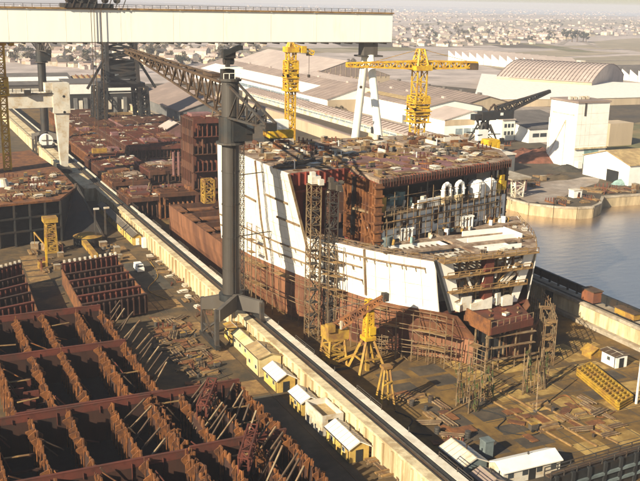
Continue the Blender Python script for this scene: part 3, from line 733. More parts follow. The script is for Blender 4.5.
# two lattice towers with landings at the recess
for i, (x, y, w_, top, lb) in enumerate(((80.6, 172.6, 2.3, 34.6, 'taller grey lattice stair tower against the white hull'), (84.2, 171.2, 2.0, 33.4, 'slimmer dark lattice hoist tower beside the stair tower'))):
    t = thing('lattice_tower', lb, 'scaffold tower', (x, y, 0))
    b = MB(); b.lattice((x, y, 0), (x, y, top), w_, w_, w_, w_, 20, .1, .045); b.build('mast', 'steel_mid' if i else 'scaff', t)
    for k in range(1, 12): b = MB(); b.box((x, y, k*top/12), (w_-.2, w_-.2, .12)); b.build('landing', 'steel_mid', t)
    b = MB()
    for k in range(11): s_ = 1 if k % 2 else -1; b.bar((x-s_*w_*.4, y-.4, k*top/12+.1), (x+s_*w_*.4, y-.4, (k+1)*top/12), .12)
    b.build('stair', 'steel_grey', t)
    b = MB(); b.box((x, y, top+1), (w_*.9, w_*.9, 1.6)); b.box((x-.5, y-.2, top+2.2), (1, 1, 1)); b.box((x+.9, y-w_*.6, top+.6), (1.1, .9, 1.2)); b.build('machine_head', 'white_dirty' if not i else 'steel_grey', t)
_am = GX(242, 200, 71.0); ax_, ay_ = 71.0, _am.y
t = thing('access_mast', 'thin dark ladder mast standing on the parapet just right of the grey column', 'ladder mast', (ax_, ay_, 5.36))
b = MB(); b.lattice((ax_, ay_, 5.36), (ax_, ay_, GX(242, 106, ax_).z), .8, .8, .8, .8, 46, .055, .035); b.build('mast', 'steel_mid', t)
for z_ in (20, 34): b = MB(); b.bar((ax_, ay_+.4, z_), (XC-hw(ay_+2, z_), ay_+2, z_), .1); b.build('tie', 'steel_mid', t)

# ---- small loose things: prototypes at the origin, copied
def P_plate():
    t = thing('steel_plate', 'steel plate', 'steel plate'); b = MB()
    b.box((0, 0, .16), (3.6, 1.8, .1)); b.build('plate', 'rust_orange', t)
    b = MB(); b.box((-1.1, 0, .055), (.2, 1.9, .11)); b.build('bearer', 'wood', t); b = MB(); b.box((1.1, 0, .055), (.2, 1.9, .11)); b.build('bearer', 'wood', t)
    return t
def P_crate():
    t = thing('crate', 'crate', 'crate'); b = MB(); b.box((0, 0, .75), (1.6, 1.2, 1.1)); b.build('box', 'scaff', t)
    b = MB(); b.box((0, 0, 1.4), (1.7, 1.3, .1)); b.build('lid', 'concrete', t); b = MB(); b.box((0, 0, .075), (1.6, 1.2, .15)); b.build('skid', 'wood', t)
    return t
def P_pipes():
    t = thing('pipe_bundle', 'pipes', 'pipe bundle')
    for k in range(5):
        b = MB(); b.tube((-2.4+.2*k, -.7+k*.36, .32), (2.4-.15*k, -.7+k*.36+.15, .32), .15, n=8); b.build('pipe', 'steel_brown' if k % 2 else 'scaff', t)
    for x in (-1.5, 1.5):
        b = MB(); b.box((x, 0, .08), (.2, 2, .16)); b.build('bearer', 'wood', t)
    return t
def P_frame():
    t = thing('web_frame', 'frame', 'steel frame'); b = MB(); b.plate([(-2, 0, 0), (2, 0, 0), (2, 0, .4), (-2, 0, .4)], .25); b.build('flange', 'rust_orange', t)
    for k in range(4):
        b = MB(); b.plate([(-1.8+k*1.1, -.1, .4), (-1.5+k*1.1, -.1, .4), (-1.5+k*1.1, -.1, 1.8-.25*k), (-1.8+k*1.1, -.1, 1.8-.25*k)], .12); b.build('stiffener', 'primer', t)
    return t
def P_welder():
    t = thing('welding_set', 'welder', 'welding machine'); b = MB(); b.box((0, 0, .7), (1.3, .8, .9)); b.build('casing', 'steel_grey', t)
    b = MB(); b.box((0, 0, 1.2), (1.2, .7, .12)); b.build('cover', 'yellow_ochre', t); b = MB(); b.box((.75, 0, .9), (.15, .5, .4)); b.build('panel', 'white', t)
    for i in (-1, 1):
        for j in (-1, 1): b = MB(); b.tube((i*.45, j*.42-.06, .24), (i*.45, j*.42+.06, .24), .24, n=10); b.build('wheel', 'black', t)
    return t
def P_timber():
    t = thing('timber_stack', 'timber', 'timber stack')
    for k in range(6):
        b = MB(); b.box((rnd.uniform(-.2, .2), -.6+(k % 3)*.6, .14+(k//3)*.26), (3.4+rnd.uniform(-.6, .4), .45, .22), rnd.uniform(-.06, .06)); b.build('baulk', 'wood' if k % 2 else 'scaff', t)
    return t
def P_drum():
    t = thing('oil_drum', 'drum', 'drum'); b = MB(); b.tube((0, 0, 0), (0, 0, 1), .42, n=14); b.build('barrel', 'steel_mid', t)
    for z in (.33, .66): b = MB(); b.tube((0, 0, z-.03), (0, 0, z+.03), .46, n=14); b.build('hoop', 'steel_dark', t)
    return t
def P_slab():
    t = thing('panel_stack', 'panels', 'panel stack')
    for k in range(3):
        b = MB(); b.box((.15*k, -.1*k, .12+k*.2), (2.6-.3*k, 1.8-.2*k, .14), .12*k); b.build('panel', ('white_dirty', 'concrete', 'white_dirty')[k], t)
    return t
def P_post():
    t = thing('marker_post', 'post', 'post'); b = MB(); b.box((0, 0, .9), (.16, .16, 1.8)); b.build('post', 'white', t); b = MB(); b.box((0, 0, .06), (.6, .6, .12)); b.build('foot', 'steel_grey', t)
    return t
PROTO = dict(plate=P_plate(), crate=P_crate(), pipes=P_pipes(), frame=P_frame(), welder=P_welder(), timber=P_timber(), drum=P_drum(), post=P_post(), slab=P_slab())
DESC = dict(plate='orange rusted steel plate lying flat', crate='brown supply crate with a grey lid', pipes='bundle of loose scaffold pipes', frame='rusty stiffened web frame standing', welder='grey wheeled welding set', timber='untidy stack of timber baulks', drum='dark steel drum', post='short white marker post', slab='low stack of pale panels')
CAT = dict(plate='steel plates', crate='crates', pipes='pipe bundles', frame='steel frames', welder='welding sets', timber='timber stacks', drum='drums', post='posts', slab='panel stacks')
def inside(p, poly):
    c = False; n = len(poly)
    for i in range(n):
        a, b_ = poly[i], poly[i-1]
        if (a[1] > p[1]) != (b_[1] > p[1]) and p[0] < (b_[0]-a[0])*(p[1]-a[1])/(b_[1]-a[1])+a[0]: c = not c
    return c
def strew(poly, z, n, where, kinds, seed, smin=.8, smax=1.3):
    r = random.Random(seed); xs = [p[0] for p in poly]; ys = [p[1] for p in poly]; k = 0; guard = 0; taken = []
    while k < n and guard < n*60:
        guard += 1
        p = (r.uniform(min(xs), max(xs)), r.uniform(min(ys), max(ys)))
        if not inside(p, poly) or any((p[0]-q[0])**2+(p[1]-q[1])**2 < (2.2 if n > 200 else 4.5) for q in taken): continue
        taken.append(p); kd = r.choice(kinds); k += 1
        place(PROTO[kd], USED, (p[0], p[1], z), r.choice((0, math.pi/2, r.uniform(0, 3.1))), f'{DESC[kd]} {where}', f'{CAT[kd]} {where}', r.uniform(smin, smax))
strew([(A0.x+1, A0.y+1.5), (A1.x-.5, A1.y+1), (A2.x+2, A2.y+2), (A3.x-2, A3.y+2), (140, 196), (140, 220), (79, 220)], 36.0, 285, 'on the upper deck of the ship', ['plate', 'crate', 'pipes', 'frame', 'welder', 'timber', 'plate', 'pipes', 'slab', 'slab', 'timber', 'pipes', 'drum', 'post'], 11, .45, 1.15)
strew([(XC-13, 171.5), (XC+16, 171.5), (XC+17, 176), (XC-14, 175)], 22.04, 16, 'on the stern deck of the ship', ['crate', 'pipes', 'welder', 'timber', 'post'], 12, .7, 1.1)
strew([(XC-16.8, 156), (XC-13.2, 156), (XC-21, 171), (XC-24, 171)], 22.06, 9, 'on the port rim of the stern deck', ['timber', 'slab', 'pipes', 'drum'], 15, .5, .8)
strew([(XC+13.2, 156), (XC+16.8, 156), (XC+24, 171), (XC+21, 171)], 22.06, 9, 'on the starboard rim of the stern deck', ['timber', 'slab', 'pipes', 'drum'], 16, .5, .8)
strew([(XC-11, 150.6), (XC+11, 150.6), (XC+11, 152.5), (XC-11, 152.5)], 22.09, 8, 'along the stern edge of the deck', ['timber', 'slab', 'pipes', 'drum'], 17, .5, .8)
strew([(XC-19, 158), (XC+18, 158), (XC+20, 168), (XC-20, 168)], 17.51, 12, 'down in the stern deck wells', ['frame', 'pipes', 'welder', 'timber'], 13, .7, 1.2)
strew([(80, 190), (90, 190), (90, 186), (80, 186)], 18.01, 1, 'in the recess', ['welder'], 14)

# ================================================================== CRANES
def rail_wheels(root, pts, m_='steel_dark'):
    for x, y, z in pts:
        b = MB(); b.tube((x-.2, y, z), (x+.2, y, z), .5, n=12); b.build('wheel', m_, root)
# ---- big gantry across the dock
gy = 320.0
gan = thing('gantry_crane', 'giant cream gantry crane whose deep box girder spans the whole yard', 'gantry crane', (173, gy, 0))
b = MB(); b.bx(12, 181.4, gy, gy+7, 56.4, 67.3); b.build('box_girder', 'cream_paint', gan)
b = MB()
for k in range(9): x = 21+k*18.3; b.bx(x, x+.07, gy-.02, gy-.004, 56.5, 67.2)
b.build('plate_joint', 'white_dirty', gan)
b = MB()
for k in range(9): x = 28+k*17.1; b.bx(x, x+.5, gy-.5, gy-.05, 67.2, 67.3); b.bx(x, x+.06, gy-.03, gy-.006, 56.8, 66.9)
b.build('ladder_rail', 'cream_paint', gan)
b = MB(); b.bx(11.6, 181.8, gy-.5, gy+7.5, 67.305, 67.8); b.build('girder_cap', 'wood', gan)
b = MB()
for k in range(60):
    x = 13+k*2.84; b.bar((x, gy-.4, 67.8), (x, gy-.4, 69), .07)
for z in (68.4, 69): b.bar((12, gy-.4, z), (181.4, gy-.4, z), .06)
b.build('handrail', 'steel_mid', gan)
b = MB(); b.bx(12.2, 181.2, gy-.12, gy-.005, 56.45, 56.7)
for k in range(34): b.bx(14+k*5, 14.5+k*5, gy+.4, gy+6.5, 55.9, 56.39)
b.build('lower_flange', 'steel_mid', gan)
b = MB(); b.bx(170, 176, gy+1.2, gy+5.8, 51.5, 56.38); b.build('leg_head', 'steel_grey', gan)
b = MB(); b.bx(168.5, 178, gy+.4, gy+6.6, 51, 51.6); b.build('hinge_platform', 'steel_mid', gan)
for yy, y1 in ((gy+1.4, gy-13), (gy+5.6, gy+15)):
    b = MB(); b.tube((173, yy, 51.5), (173, y1, 2.2), 1.45, 1.75, n=20); b.build('leg', 'cream_paint', gan)
b = MB(); b.bx(171.2, 174.8, gy-17, gy+19, .9, 2.6); b.build('bogie_beam', 'cream_paint', gan)
rail_wheels(gan, [(173, gy-15+k*4, .5) for k in range(9)])
b = MB(); b.bx(22, 27, gy+.5, gy+6.5, 2, 56.38); b.build('leg', 'cream_paint', gan)
b = MB(); b.bx(22.5, 26.5, gy-12, gy+19, .7, 2); b.build('bogie_beam', 'cream_paint', gan)
tr = thing('hoist_trolley', 'dark machinery trolley riding on top of the giant cream girder', 'trolley', (52, gy+3, 67.82))
x0, x1 = GY(64, 9, gy).x, GY(113, 9, gy).x
b = MB(); b.bx(x0, x1, gy-1.2, gy+8, 67.82, 69.2); b.build('frame', 'steel_dark', tr)
b = MB(); b.bx(x0+2.5, x1-5, gy+.5, gy+6.5, 69.21, 72); b.build('machine_house', 'steel_dark', tr)
for k in range(5):
    b = MB(); xx = x0+1.5+k*4; b.tube((xx, gy-.9, 70.4), (xx, gy+.4, 70.4), 1.1, n=14); b.build('winch_drum', 'steel_mid', tr)
b = MB()
for k in range(9): b.bar((x0+k*2.4, gy-1.3, 68), (x0+1+k*2.4, gy-1.4, 70.6), .14)
b.bar((x0, gy-1.3, 70.6), (x1, gy-1.3, 70.6), .1); b.build('railing', 'steel_mid', tr)
b = MB()
for xx in (GY(91, 30, gy).x, GY(94, 30, gy).x, GY(101, 30, gy).x): b.bar((xx, gy-1, 67.8), (xx, gy-1.0, 21), .09)
b.build('hoist_rope', 'steel_brown', tr)
b = MB(); xx = GY(94, 30, gy).x; b.box((xx, gy-1, 20), (5, 1.4, 1.6)); b.build('hook_block', 'yellow_ochre', tr)

# ---- column cranes on the left dock wall
def column_crane(x, y, top, jib_l, label, jib_m='steel_brown', col_m='column_paint'):
    t = thing('column_crane', label, 'crane', (x, y, 0))
    b = MB(); b.tube((x, y, 10.5), (x, y, top), 1.82, n=28); b.build('column', col_m, t)
    b = MB(); b.tube((x, y, top-12.4), (x, y, top-7.2), 2.4, n=20); b.box((x+1.7, y-.6, top-9.7), (4.2, 4.6, 4.6)); b.build('collar', 'steel_dark', t)
    b = MB(); b.box((x+3.2, y-2.2, top-9.2), (1.8, 1.8, 2.6)); b.build('cab', 'steel_dark', t)
    b = MB(); b.box((x+3.2, y-3.13, top-8.8), (1.4, .05, 1.2)); b.build('cab_window', 'glass', t)
    for z_ in range(16, int(top)-13, 7): b = MB(); b.tube((x, y, z_), (x, y, z_+.22), 1.92, n=28); b.build('flange_ring', col_m, t)
    b = MB()
    for o in (-.3, .3): b.bar((x+o, y-1.98, 11), (x+o, y-1.98, top-12.8), .05)
    for k in range(70): z_ = 11.3+k*.45; b.bar((x-.3, y-1.98, z_), (x+.3, y-1.98, z_), .03)
    b.build('ladder', 'steel_mid', t)
    b = MB(); b.tube((x, y, top-12.8), (x, y, top-12.4), 3.0, n=20); b.build('gallery', 'steel_mid', t)
    b = MB(); b.tube((x, y, top), (x, y, top+.5), 2.3, n=20); b.build('slew_ring', 'steel_mid', t)
    # jib: top chord falls towards the column line, lower chords meet at the tip
    zj = top-.3; J = MB(); n = 13
    for k in range(n):
        f0, f1 = k/n, (k+1)/n
        def sec(f): hh = .9+5.6*(1-f)**1.15; ww = 3.2-1.6*f; yy = y+1.5+jib_l*f; return yy, ww, zj+2.0*f, hh
        a, c_ = sec(f0), sec(f1)
        for s_ in (-1, 1):
            J.bar((x+s_*a[1]/2, a[0], a[2]), (x+s_*c_[1]/2, c_[0], c_[2]), .26)
            J.bar((x+s_*a[1]/2, a[0], a[2]-a[3]), (x+s_*c_[1]/2, c_[0], c_[2]-c_[3]), .2)
            m0 = (a[0]+c_[0])/2
            J.bar((x+s_*a[1]/2, a[0], a[2]), (x+s_*c_[1]/2, m0, (a[2]-a[3]+c_[2]-c_[3])/2), .15)
            J.bar((x+s_*c_[1]/2, m0, (a[2]-a[3]+c_[2]-c_[3])/2), (x+s_*c_[1]/2, c_[0], c_[2]), .15)
        J.bar((x-a[1]/2, a[0], a[2]), (x+a[1]/2, a[0], a[2]), .12); J.bar((x-a[1]/2, a[0], a[2]), (x+c_[1]/2, c_[0], c_[2]), .09)
        J.bar((x-a[1]/2, a[0], a[2]-a[3]), (x+a[1]/2, a[0], a[2]-a[3]), .12)
    J.build('jib', jib_m, t)
    b = MB(); b.bx(x-1.2, x+1.2, y+8, y+14, zj+.5, zj+1.1); b.bx(x-.9, x+.9, y+3, y+jib_l-4, zj+.3, zj+.42); b.build('jib_walkway', jib_m, t)
    C = MB()
    for s_ in (-1, 1):
        C.bar((x+s_*1.2, y-1.6, top-.5), (x+s_*1.0, y-22, top-6.0), .2)
        C.bar((x+s_*1.2, y-2, top-7.2), (x+s_*1.0, y-22, top-6.7), .2)
        pts = [(y-2-5.0*k, top-.6-1.35*k, top-7.2+.12*k) for k in range(5)]
        for k in range(4):
            a, c_ = pts[k], pts[k+1]
            C.bar((x+s_, a[0], a[2]), (x+s_, c_[0], c_[1]), .13); C.bar((x+s_, c_[0], c_[1]), (x+s_, c_[0], c_[2]), .13)
    for k in range(6): C.bar((x-1, y-2-3.9*k, top-7.1+.1*k), (x+1, y-2-3.9*k, top-7.1+.1*k), .1)
    C.build('counter_jib', 'steel_mid', t)
    b = MB(); b.box((x, y-21.4, top-6.6), (2.2, 1.6, 1.4)); b.build('counterweight', 'steel_dark', t)
    b = MB(); b.box((x-.4, y+.6, top+1.4), (2.4, 2.0, 1.8)); b.box((x-.4, y+.4, top+3.4), (.8, .8, 2.4)); b.box((x-.2, y+.3, top+5.4), (2.6, 1.2, 1.8)); b.bar((x-1.4, y, top+5.4), (x+2.2, y-.3, top+6.8), .5); b.box((x+1.8, y-.3, top+6.6), (1.4, .9, .9)); b.tube((x-1, y+1, top+4), (x+1, y+1, top+4), .8, n=12)
    b.build('slewing_machine', 'steel_dark', t)
    b = MB()
    for k in range(4): b.bar((x-1.8+k*1.2, y-1.2, top+.5), (x-1.8+k*1.2, y-1.2, top+1.6), .05)
    b.bar((x-1.8, y-1.2, top+1.6), (x+1.8, y-1.2, top+1.6), .05); b.bx(x-2.2, x+2.2, y-1.6, y+2.2, top+2.6, top+2.75); b.build('gallery_rail', 'cream_paint', t)
    # portal astride the wall
    b = MB(); b.tube((x, y, 9.2), (x, y, 10.6), 2.6, n=20); b.build('turntable', 'steel_dark', t)
    for s_ in (-1, 1):
        b = MB()
        b.plate([(x, y+s_*.8-1, 10.8), (x-5.2, y+s_*4.6-1, 9.2), (x-5.2, y+s_*4.6-1, 6.6), (x, y+s_*.8-1, 7.4)], .9); b.build('portal_girder', 'steel_grey', t)
        b = MB()
        b.plate([(x, y+s_*.8-1, 10.8), (x+5.0, y+s_*4.6-1, 9.6), (x+5.0, y+s_*4.6-1, 6.9), (x, y+s_*.8-1, 7.4)], .9); b.build('portal_girder', 'steel_grey', t)
        b = MB(); b.bx(x-5.6, x-4.8, y+s_*4.6-1.5, y+s_*4.6-.6, .9, 9.2); b.build('portal_leg', 'steel_mid', t)
        b = MB(); b.bx(x+4.5, x+5.3, y+s_*4.6-1.5, y+s_*4.6-.6, 5.9, 9.5); b.build('portal_leg', 'steel_mid', t)
    b = MB()
    yl = (y-5.6, y+3.6)
    b.bar((x-5.2, yl[0], 1.4), (x-5.2, yl[1], 6.6), .18); b.bar((x-5.2, yl[1], 1.4), (x-5.2, yl[0], 6.6), .18); b.bar((x-5.2, yl[0], 3.4), (x-5.2, yl[1], 3.4), .15)
    b.build('leg_brace', 'steel_mid', t)
    b = MB(); b.bx(x-5.7, x-4.7, yl[0]-1, yl[1]+1, .5, 1.3); b.build('bogie', 'steel_dark', t); b = MB(); b.bx(x+4.4, x+5.4, yl[0]-1, yl[1]+1, 5.5, 5.9); b.build('bogie', 'steel_dark', t)
    return t
column_crane(64.5, 179.4, GX(231, 81, 64.5).z, 84, 'tall grey column crane with lattice jib standing beside the white hull')
cc2 = column_crane(67.5, 440.0, 54.6, 60, 'farther dark column crane rising behind the small cream portal crane', 'steel_dark', 'steel_dark')
t = thing('winch_housing', 'white round winch housing at the foot of the farther column crane', 'winch housing', (66, 428, 5.1))
b = MB(); b.tube((65.8, 426, 8.2), (65.8, 428.5, 8.2), 2.9, n=20); b.build('drum_cover', 'white', t); b = MB(); b.bx(63.5, 68.2, 425.6, 429, 5.1, 6.2); b.build('base', 'steel_dark', t)
b = MB(); b.bar((63.6, 425.8, 8.4), (68, 425.8, 8.4), .14); b.bar((65.8, 425.8, 5.6), (65.8, 425.8, 11), .14); b.build('spoke', 'steel_grey', t)
# ---- small cream portal crane at the left edge
py_ = 364.0
sg = thing('portal_crane', 'small cream portal crane with one tapered leg on the left dock wall', 'gantry crane', (62.6, py_, 5))
zt, zb = GY(30, 93, py_).z, GY(30, 108, py_).z
b = MB(); b.bx(-6, 59.3, py_, py_+4.5, zb, zt); b.build('bridge_girder', 'white_dirty', sg)
b = MB(); b.bx(-6, 59.3, py_-.8, py_-.02, zt-.4, zt-.1)
for k in range(22): b.bar((-5+k*3, py_-.7, zt-.1), (-5+k*3, py_-.7, zt+1), .06)
b.bar((-5, py_-.7, zt+1), (59, py_-.7, zt+1), .06); b.build('walkway', 'steel_mid', sg)
hz0, hz1 = GY(62, 113, py_).z, GY(62, 83, py_).z
b = MB(); b.bx(59.32, 65.6, py_-.6, py_+5, hz0, hz1); b.bx(56.8, 59.3, py_-.3, py_+4.8, hz1-3.4, hz1); b.build('leg_head', 'white_dirty', sg)
for dz in (5, 11):
    b = MB(); b.tube((63.4, py_-.66, hz1-dz), (63.4, py_-.55, hz1-dz), .5, n=14); b.build('porthole', 'black', sg)
b = MB(); b.plate([(60.0, py_, hz0), (61.3, py_, 7), (63.9, py_, 7), (65.3, py_, hz0)], -3.2); b.build('leg', 'white_dirty', sg)
b = MB(); b.bx(60.8, 64.4, py_-5, py_+8, 5.4, 7); b.build('bogie_beam', 'steel_mid', sg)
rail_wheels(sg, [(63.4, py_-4+k*3.5, 5.5) for k in range(4)])
b = MB(); b.box((50, py_-1.4, zt+.3), (2.4, 1.4, 2)); b.build('cab', 'steel_dark', sg)

# ---- dark lattice hammerhead tower behind the girder
ly = 500.0
cxl = GY(121, 100, ly).x; gz = GY(121, 107, ly).z
lt = thing('lattice_crane', 'massive dark lattice crane tower flared over a portal behind the girder', 'crane', (cxl, ly, 0))
hx = GY(141, 84, ly).x-GY(101, 84, ly).x; topw = GY(136, 44, ly).x-GY(107, 44, ly).x
z_mid = GY(121, 82, ly).z
b = MB(); b.lattice((cxl, ly, z_mid), (cxl, ly, z_mid+11), hx*.74, topw*1.02, 14, 9, 4, .9, .5); b.lattice((cxl, ly, z_mid+11), (cxl, ly, 62), topw, topw*.96, 9, 9, 7, .9, .5); b.build('tower', 'steel_dark', lt)
b = MB(); b.bx(cxl-hx*.55, cxl+hx*.55, ly-6, ly+8, z_mid-2.4, z_mid); b.bx(cxl-topw*.45, cxl+topw*.45, ly-4, ly+4, z_mid+2, z_mid+11); b.build('machinery_deck', 'steel_dark', lt)
for s_ in (-1, 1):
    b = MB(); b.lattice((cxl+s_*hx*.56, ly-4, 1), (cxl+s_*hx*.5, ly-4, z_mid-2.4), 4.4, 4.4, 4.4, 4.4, 6, .55, .36); b.build('portal_leg', 'steel_dark', lt)
    b = MB(); b.lattice((cxl+s_*hx*.56, ly+8, 1), (cxl+s_*hx*.5, ly+8, z_mid-2.4), 4.4, 4.4, 4.4, 4.4, 6, .55, .36); b.build('portal_leg', 'steel_dark', lt)
    b = MB(); b.bar((cxl+s_*hx*.85, ly-3, z_mid-3), (cxl+s_*topw*.5, ly-3, z_mid+14), .6); b.build('raking_strut', 'steel_dark', lt)
b = MB(); b.box((cxl-3, ly-5, z_mid+4), (2, 1, 1.6)); b.build('lamp_box', 'white', lt)
b = MB(); b.bx(cxl-hx*.6, cxl+hx*.6, ly-6, ly-5.4, z_mid-5, z_mid-4); b.lattice((cxl-hx*.5, ly-5, z_mid-3), (cxl-hx*.1, ly-5, z_mid-14), 2, 2, 2, 2, 5, .25, .15); b.build('cross_tie', 'steel_dark', lt)

# ---- yellow tower cranes
def tower_crane(x, y, label, wd, zm, jib, cjib, az, top, z0=0., cabz=None, droop=0.):
    t = thing('tower_crane', label, 'tower crane', (x, y, z0))
    b = MB(); b.lattice((x, y, z0+1), (x, y, zm), wd, wd, wd, wd, int((zm-z0)/wd/1.1), .24, .13); b.build('mast', 'yellow', t)
    b = MB(); b.box((x, y, z0+.6), (wd*2.2, wd*2.2, 1.2)); b.build('ballast_base', 'concrete', t)
    d = Vector((math.cos(az), math.sin(az), 0)); c = Vector((x, y, zm))
    b = MB(); b.lattice(c, c+Vector((0, 0, top)), wd*1.3, wd*.5, wd*1.3, wd*.5, 3, .3, .16); b.box(c+Vector((0, 0, .9)), (wd*1.7, wd*1.7, 1.8)); b.build('slewing_head', 'yellow', t)
    b = MB(); b.box(c+d*1.5+Vector((wd*.9, -wd*.6, 1)), (1.8, 1.8, 2.3)); b.build('cab', 'yellow', t)
    if jib:
        tip = c+d*jib+Vector((0, 0, 2+droop))
        b = MB(); b.lattice(c+Vector((0, 0, 2)), tip, wd*.6, 1.2, wd*.7, 1.2, int(jib/2.4), wd*.075, wd*.04); b.build('jib', 'yellow', t)
        b = MB(); b.bar(c+Vector((0, 0, top)), c+d*jib*.65+Vector((0, 0, 3+droop*.65)), .1); b.build('tie_bar', 'yellow_ochre', t)
        b = MB(); e = c+d*jib*.8+Vector((0, 0, 1+droop*.8)); b.box(e, (1.6, 1.6, .8)); b.bar(e, e-Vector((0, 0, 7)), .06); b.box(e-Vector((0, 0, 7.4)), (.8, .8, 1)); b.build('hook_trolley', 'steel_mid', t)
    if cjib:
        b = MB(); e = c-d*cjib+Vector((0, 0, 2)); b.lattice(c+Vector((0, 0, 2)), e, wd*.6, wd*.5, wd*.7, wd*.5, max(3, int(cjib/2.4)), wd*.075, wd*.045); b.build('counter_jib', 'yellow', t)
        b = MB(); b.box(e+d*1.6-Vector((0, 0, .6)), (3.6, 3.2, 2.6), az); b.build('counterweight', 'steel_brown' if cjib > 12 else 'yellow', t)
        b = MB(); b.bar(c+Vector((0, 0, top)), e+d*2+Vector((0, 0, 1)), .1); b.build('tie_bar', 'yellow_ochre', t)
    for z_ in ([zm-5] if cabz is None else cabz):
        b = MB(); b.lattice((x, y, z_-2.4), (x, y, z_+3.6), wd*1.45, wd*1.45, wd*1.45, wd*1.45, 3, .26, .17); b.box((x, y, z_-2.2), (wd*1.9, wd*1.9, .35)); b.box((x, y, z_+.8), (wd*1.75, wd*1.75, .3)); b.box((x+wd*.5, y-wd*.5, z_+2), (wd*.7, wd*.6, 2.2)); b.build('climbing_frame', 'yellow', t)
    return t
p = G(290, 149); Y1 = 300.0
t1x = GY(290, 130, Y1).x
tower_crane(t1x, Y1, 'slim yellow tower crane just right of the grey column behind the ship', 2.6, GY(290, 52, Y1).z, 8, 0, R(-15), 3.2, 0, [GY(290, 71, Y1).z, GY(289, 84, Y1).z], droop=-2.2)
tb = thing('ballast_cabin', 'white and yellow crane cabin at the foot of the slim yellow tower crane', 'cabin', (GY(279, 137, 232).x, 232, 30))
xx = GY(279, 137, 228).x; zz = GY(279, 137, 228).z
b = MB(); b.bx(xx-3.4, xx+3.4, 226, 231, zz, zz+2.2); b.build('ballast_block', 'yellow', tb); b = MB(); b.bx(xx-3.2, xx+2.2, 226.6, 230.4, zz+2.21, zz+4.6); b.build('house', 'white', tb)
b = MB(); b.bx(xx-3.2, xx+3.2, 226.4, 230.6, 0, zz-.01); b.build('pedestal', 'steel_dark', tb)
Y2 = 312.0; t2x = GY(417, 130, Y2).x; zm2 = GY(417, 70, Y2).z
a_, c_ = GY(417, 66, Y2), GY(480, 74, Y2)
tower_crane(t2x, Y2, 'large yellow tower crane with long jib behind the ship superstructure', 4.2, zm2, 30, 24, R(172), 8, 0, [GY(416, 105, Y2).z, GY(416, 116, Y2).z])
Y3 = 330.0; x3 = GY(2, 80, Y3).x
tower_crane(x3, Y3, 'thin yellow tower crane cut by the left picture edge beside the cream portal crane', 2.2, GY(2, 45, Y3).z, 0, 0, 0, 4, 0, [GY(2, 88, Y3).z])
t = thing('hoist_mast', 'bright yellow hoist mast at the right end of the ship deck', 'hoist mast', (137.5, 205, 36))
q = GY(490, 150, 203); b = MB(); b.lattice((q.x, 203, 20), (q.x, 203, GY(490, 141, 203).z), 3, 3, 3, 3, 8, .35, .22); b.build('mast', 'yellow', t)
b = MB(); b.box((q.x, 203, GY(490, 149, 203).z), (3.4, 3.4, 5.4)); b.build('cage', 'yellow', t)

# ---- dark luffing crane on the quay
Yk = 395.0
kx = GY(483, 140, Yk).x
kc = thing('harbour_crane', 'dark luffing harbour crane with raised lattice jib and yellow base', 'crane', (kx, Yk, 0))
def K(px, py, yy=Yk): return GY(px, py, yy)
b = MB(); b.tube((kx, Yk, 0), (kx, Yk, K(483, 122).z), 2.0, n=16)
b.build('column', 'steel_dark', kc)
b = MB(); z0_ = K(486, 150).z; b.bx(K(487, 140).x-1.8, K(487, 140).x+3.0, Yk-6, Yk-3, 0, K(496, 139).z); b.build('yellow_housing', 'yellow', kc)
b = MB(); b.bx(K(474, 140).x-1, K(482, 140).x, Yk-5, Yk-2, 4, K(474, 129).z); b.build('white_cabinet', 'white', kc)
b = MB()
for i in range(7): b.bar((kx+rnd.uniform(-5, 5), Yk+rnd.uniform(-2, 2), K(480, 132).z+rnd.uniform(-1, 1)), (kx+rnd.uniform(-5, 5), Yk+rnd.uniform(-2, 2), K(480, 119).z), .4)
b.bx(kx-5, kx+6, Yk-2, Yk+2, K(483, 120).z, K(483, 118).z); b.build('slewing_frame', 'steel_dark', kc)
b = MB()
for i in (-1, 1):
    for j in (-1, 1): b.bar((kx+i*7, Yk+j*5, 0), (kx+i*2.4, Yk+j*2, K(483, 124).z), .45); b.bar((kx+i*7, Yk+j*5, 7), (kx-i*5, Yk+j*4, 7), .25); b.bar((kx+i*6.4, Yk+j*4.6, 2), (kx-i*3, Yk+j*2.4, K(483, 128).z), .22)
b.build('leg_frame', 'steel_dark', kc)
b = MB(); b.bx(K(480, 115).x, K(511, 115).x, Yk-2.5, Yk+2.5, K(490, 119).z, K(490, 111).z); b.build('machine_house', 'steel_dark', kc)
b = MB(); e0 = K(497, 112); e1 = K(550, 91); b.lattice(e0, e1, 3.0, .8, 4.6, .8, 14, .42, .2); b.build('jib', 'steel_dark', kc)
b = MB(); b.bar(K(490, 107), K(520, 98.5), .14); b.bar(K(520, 98.5), K(549, 91), .14); b.bar(K(488, 112), K(494, 104), .35); b.bar(K(500, 112), K(494, 104), .35); b.build('luffing_gear', 'steel_brown', kc)
b = MB(); b.box(K(476, 117), (4, 4, 3)); b.build('counterweight', 'steel_dark', kc)
b = MB(); b.box(K(502, 114, Yk-2.6), (1.6, .3, 1.4)); b.build('cab_window', 'white', kc)

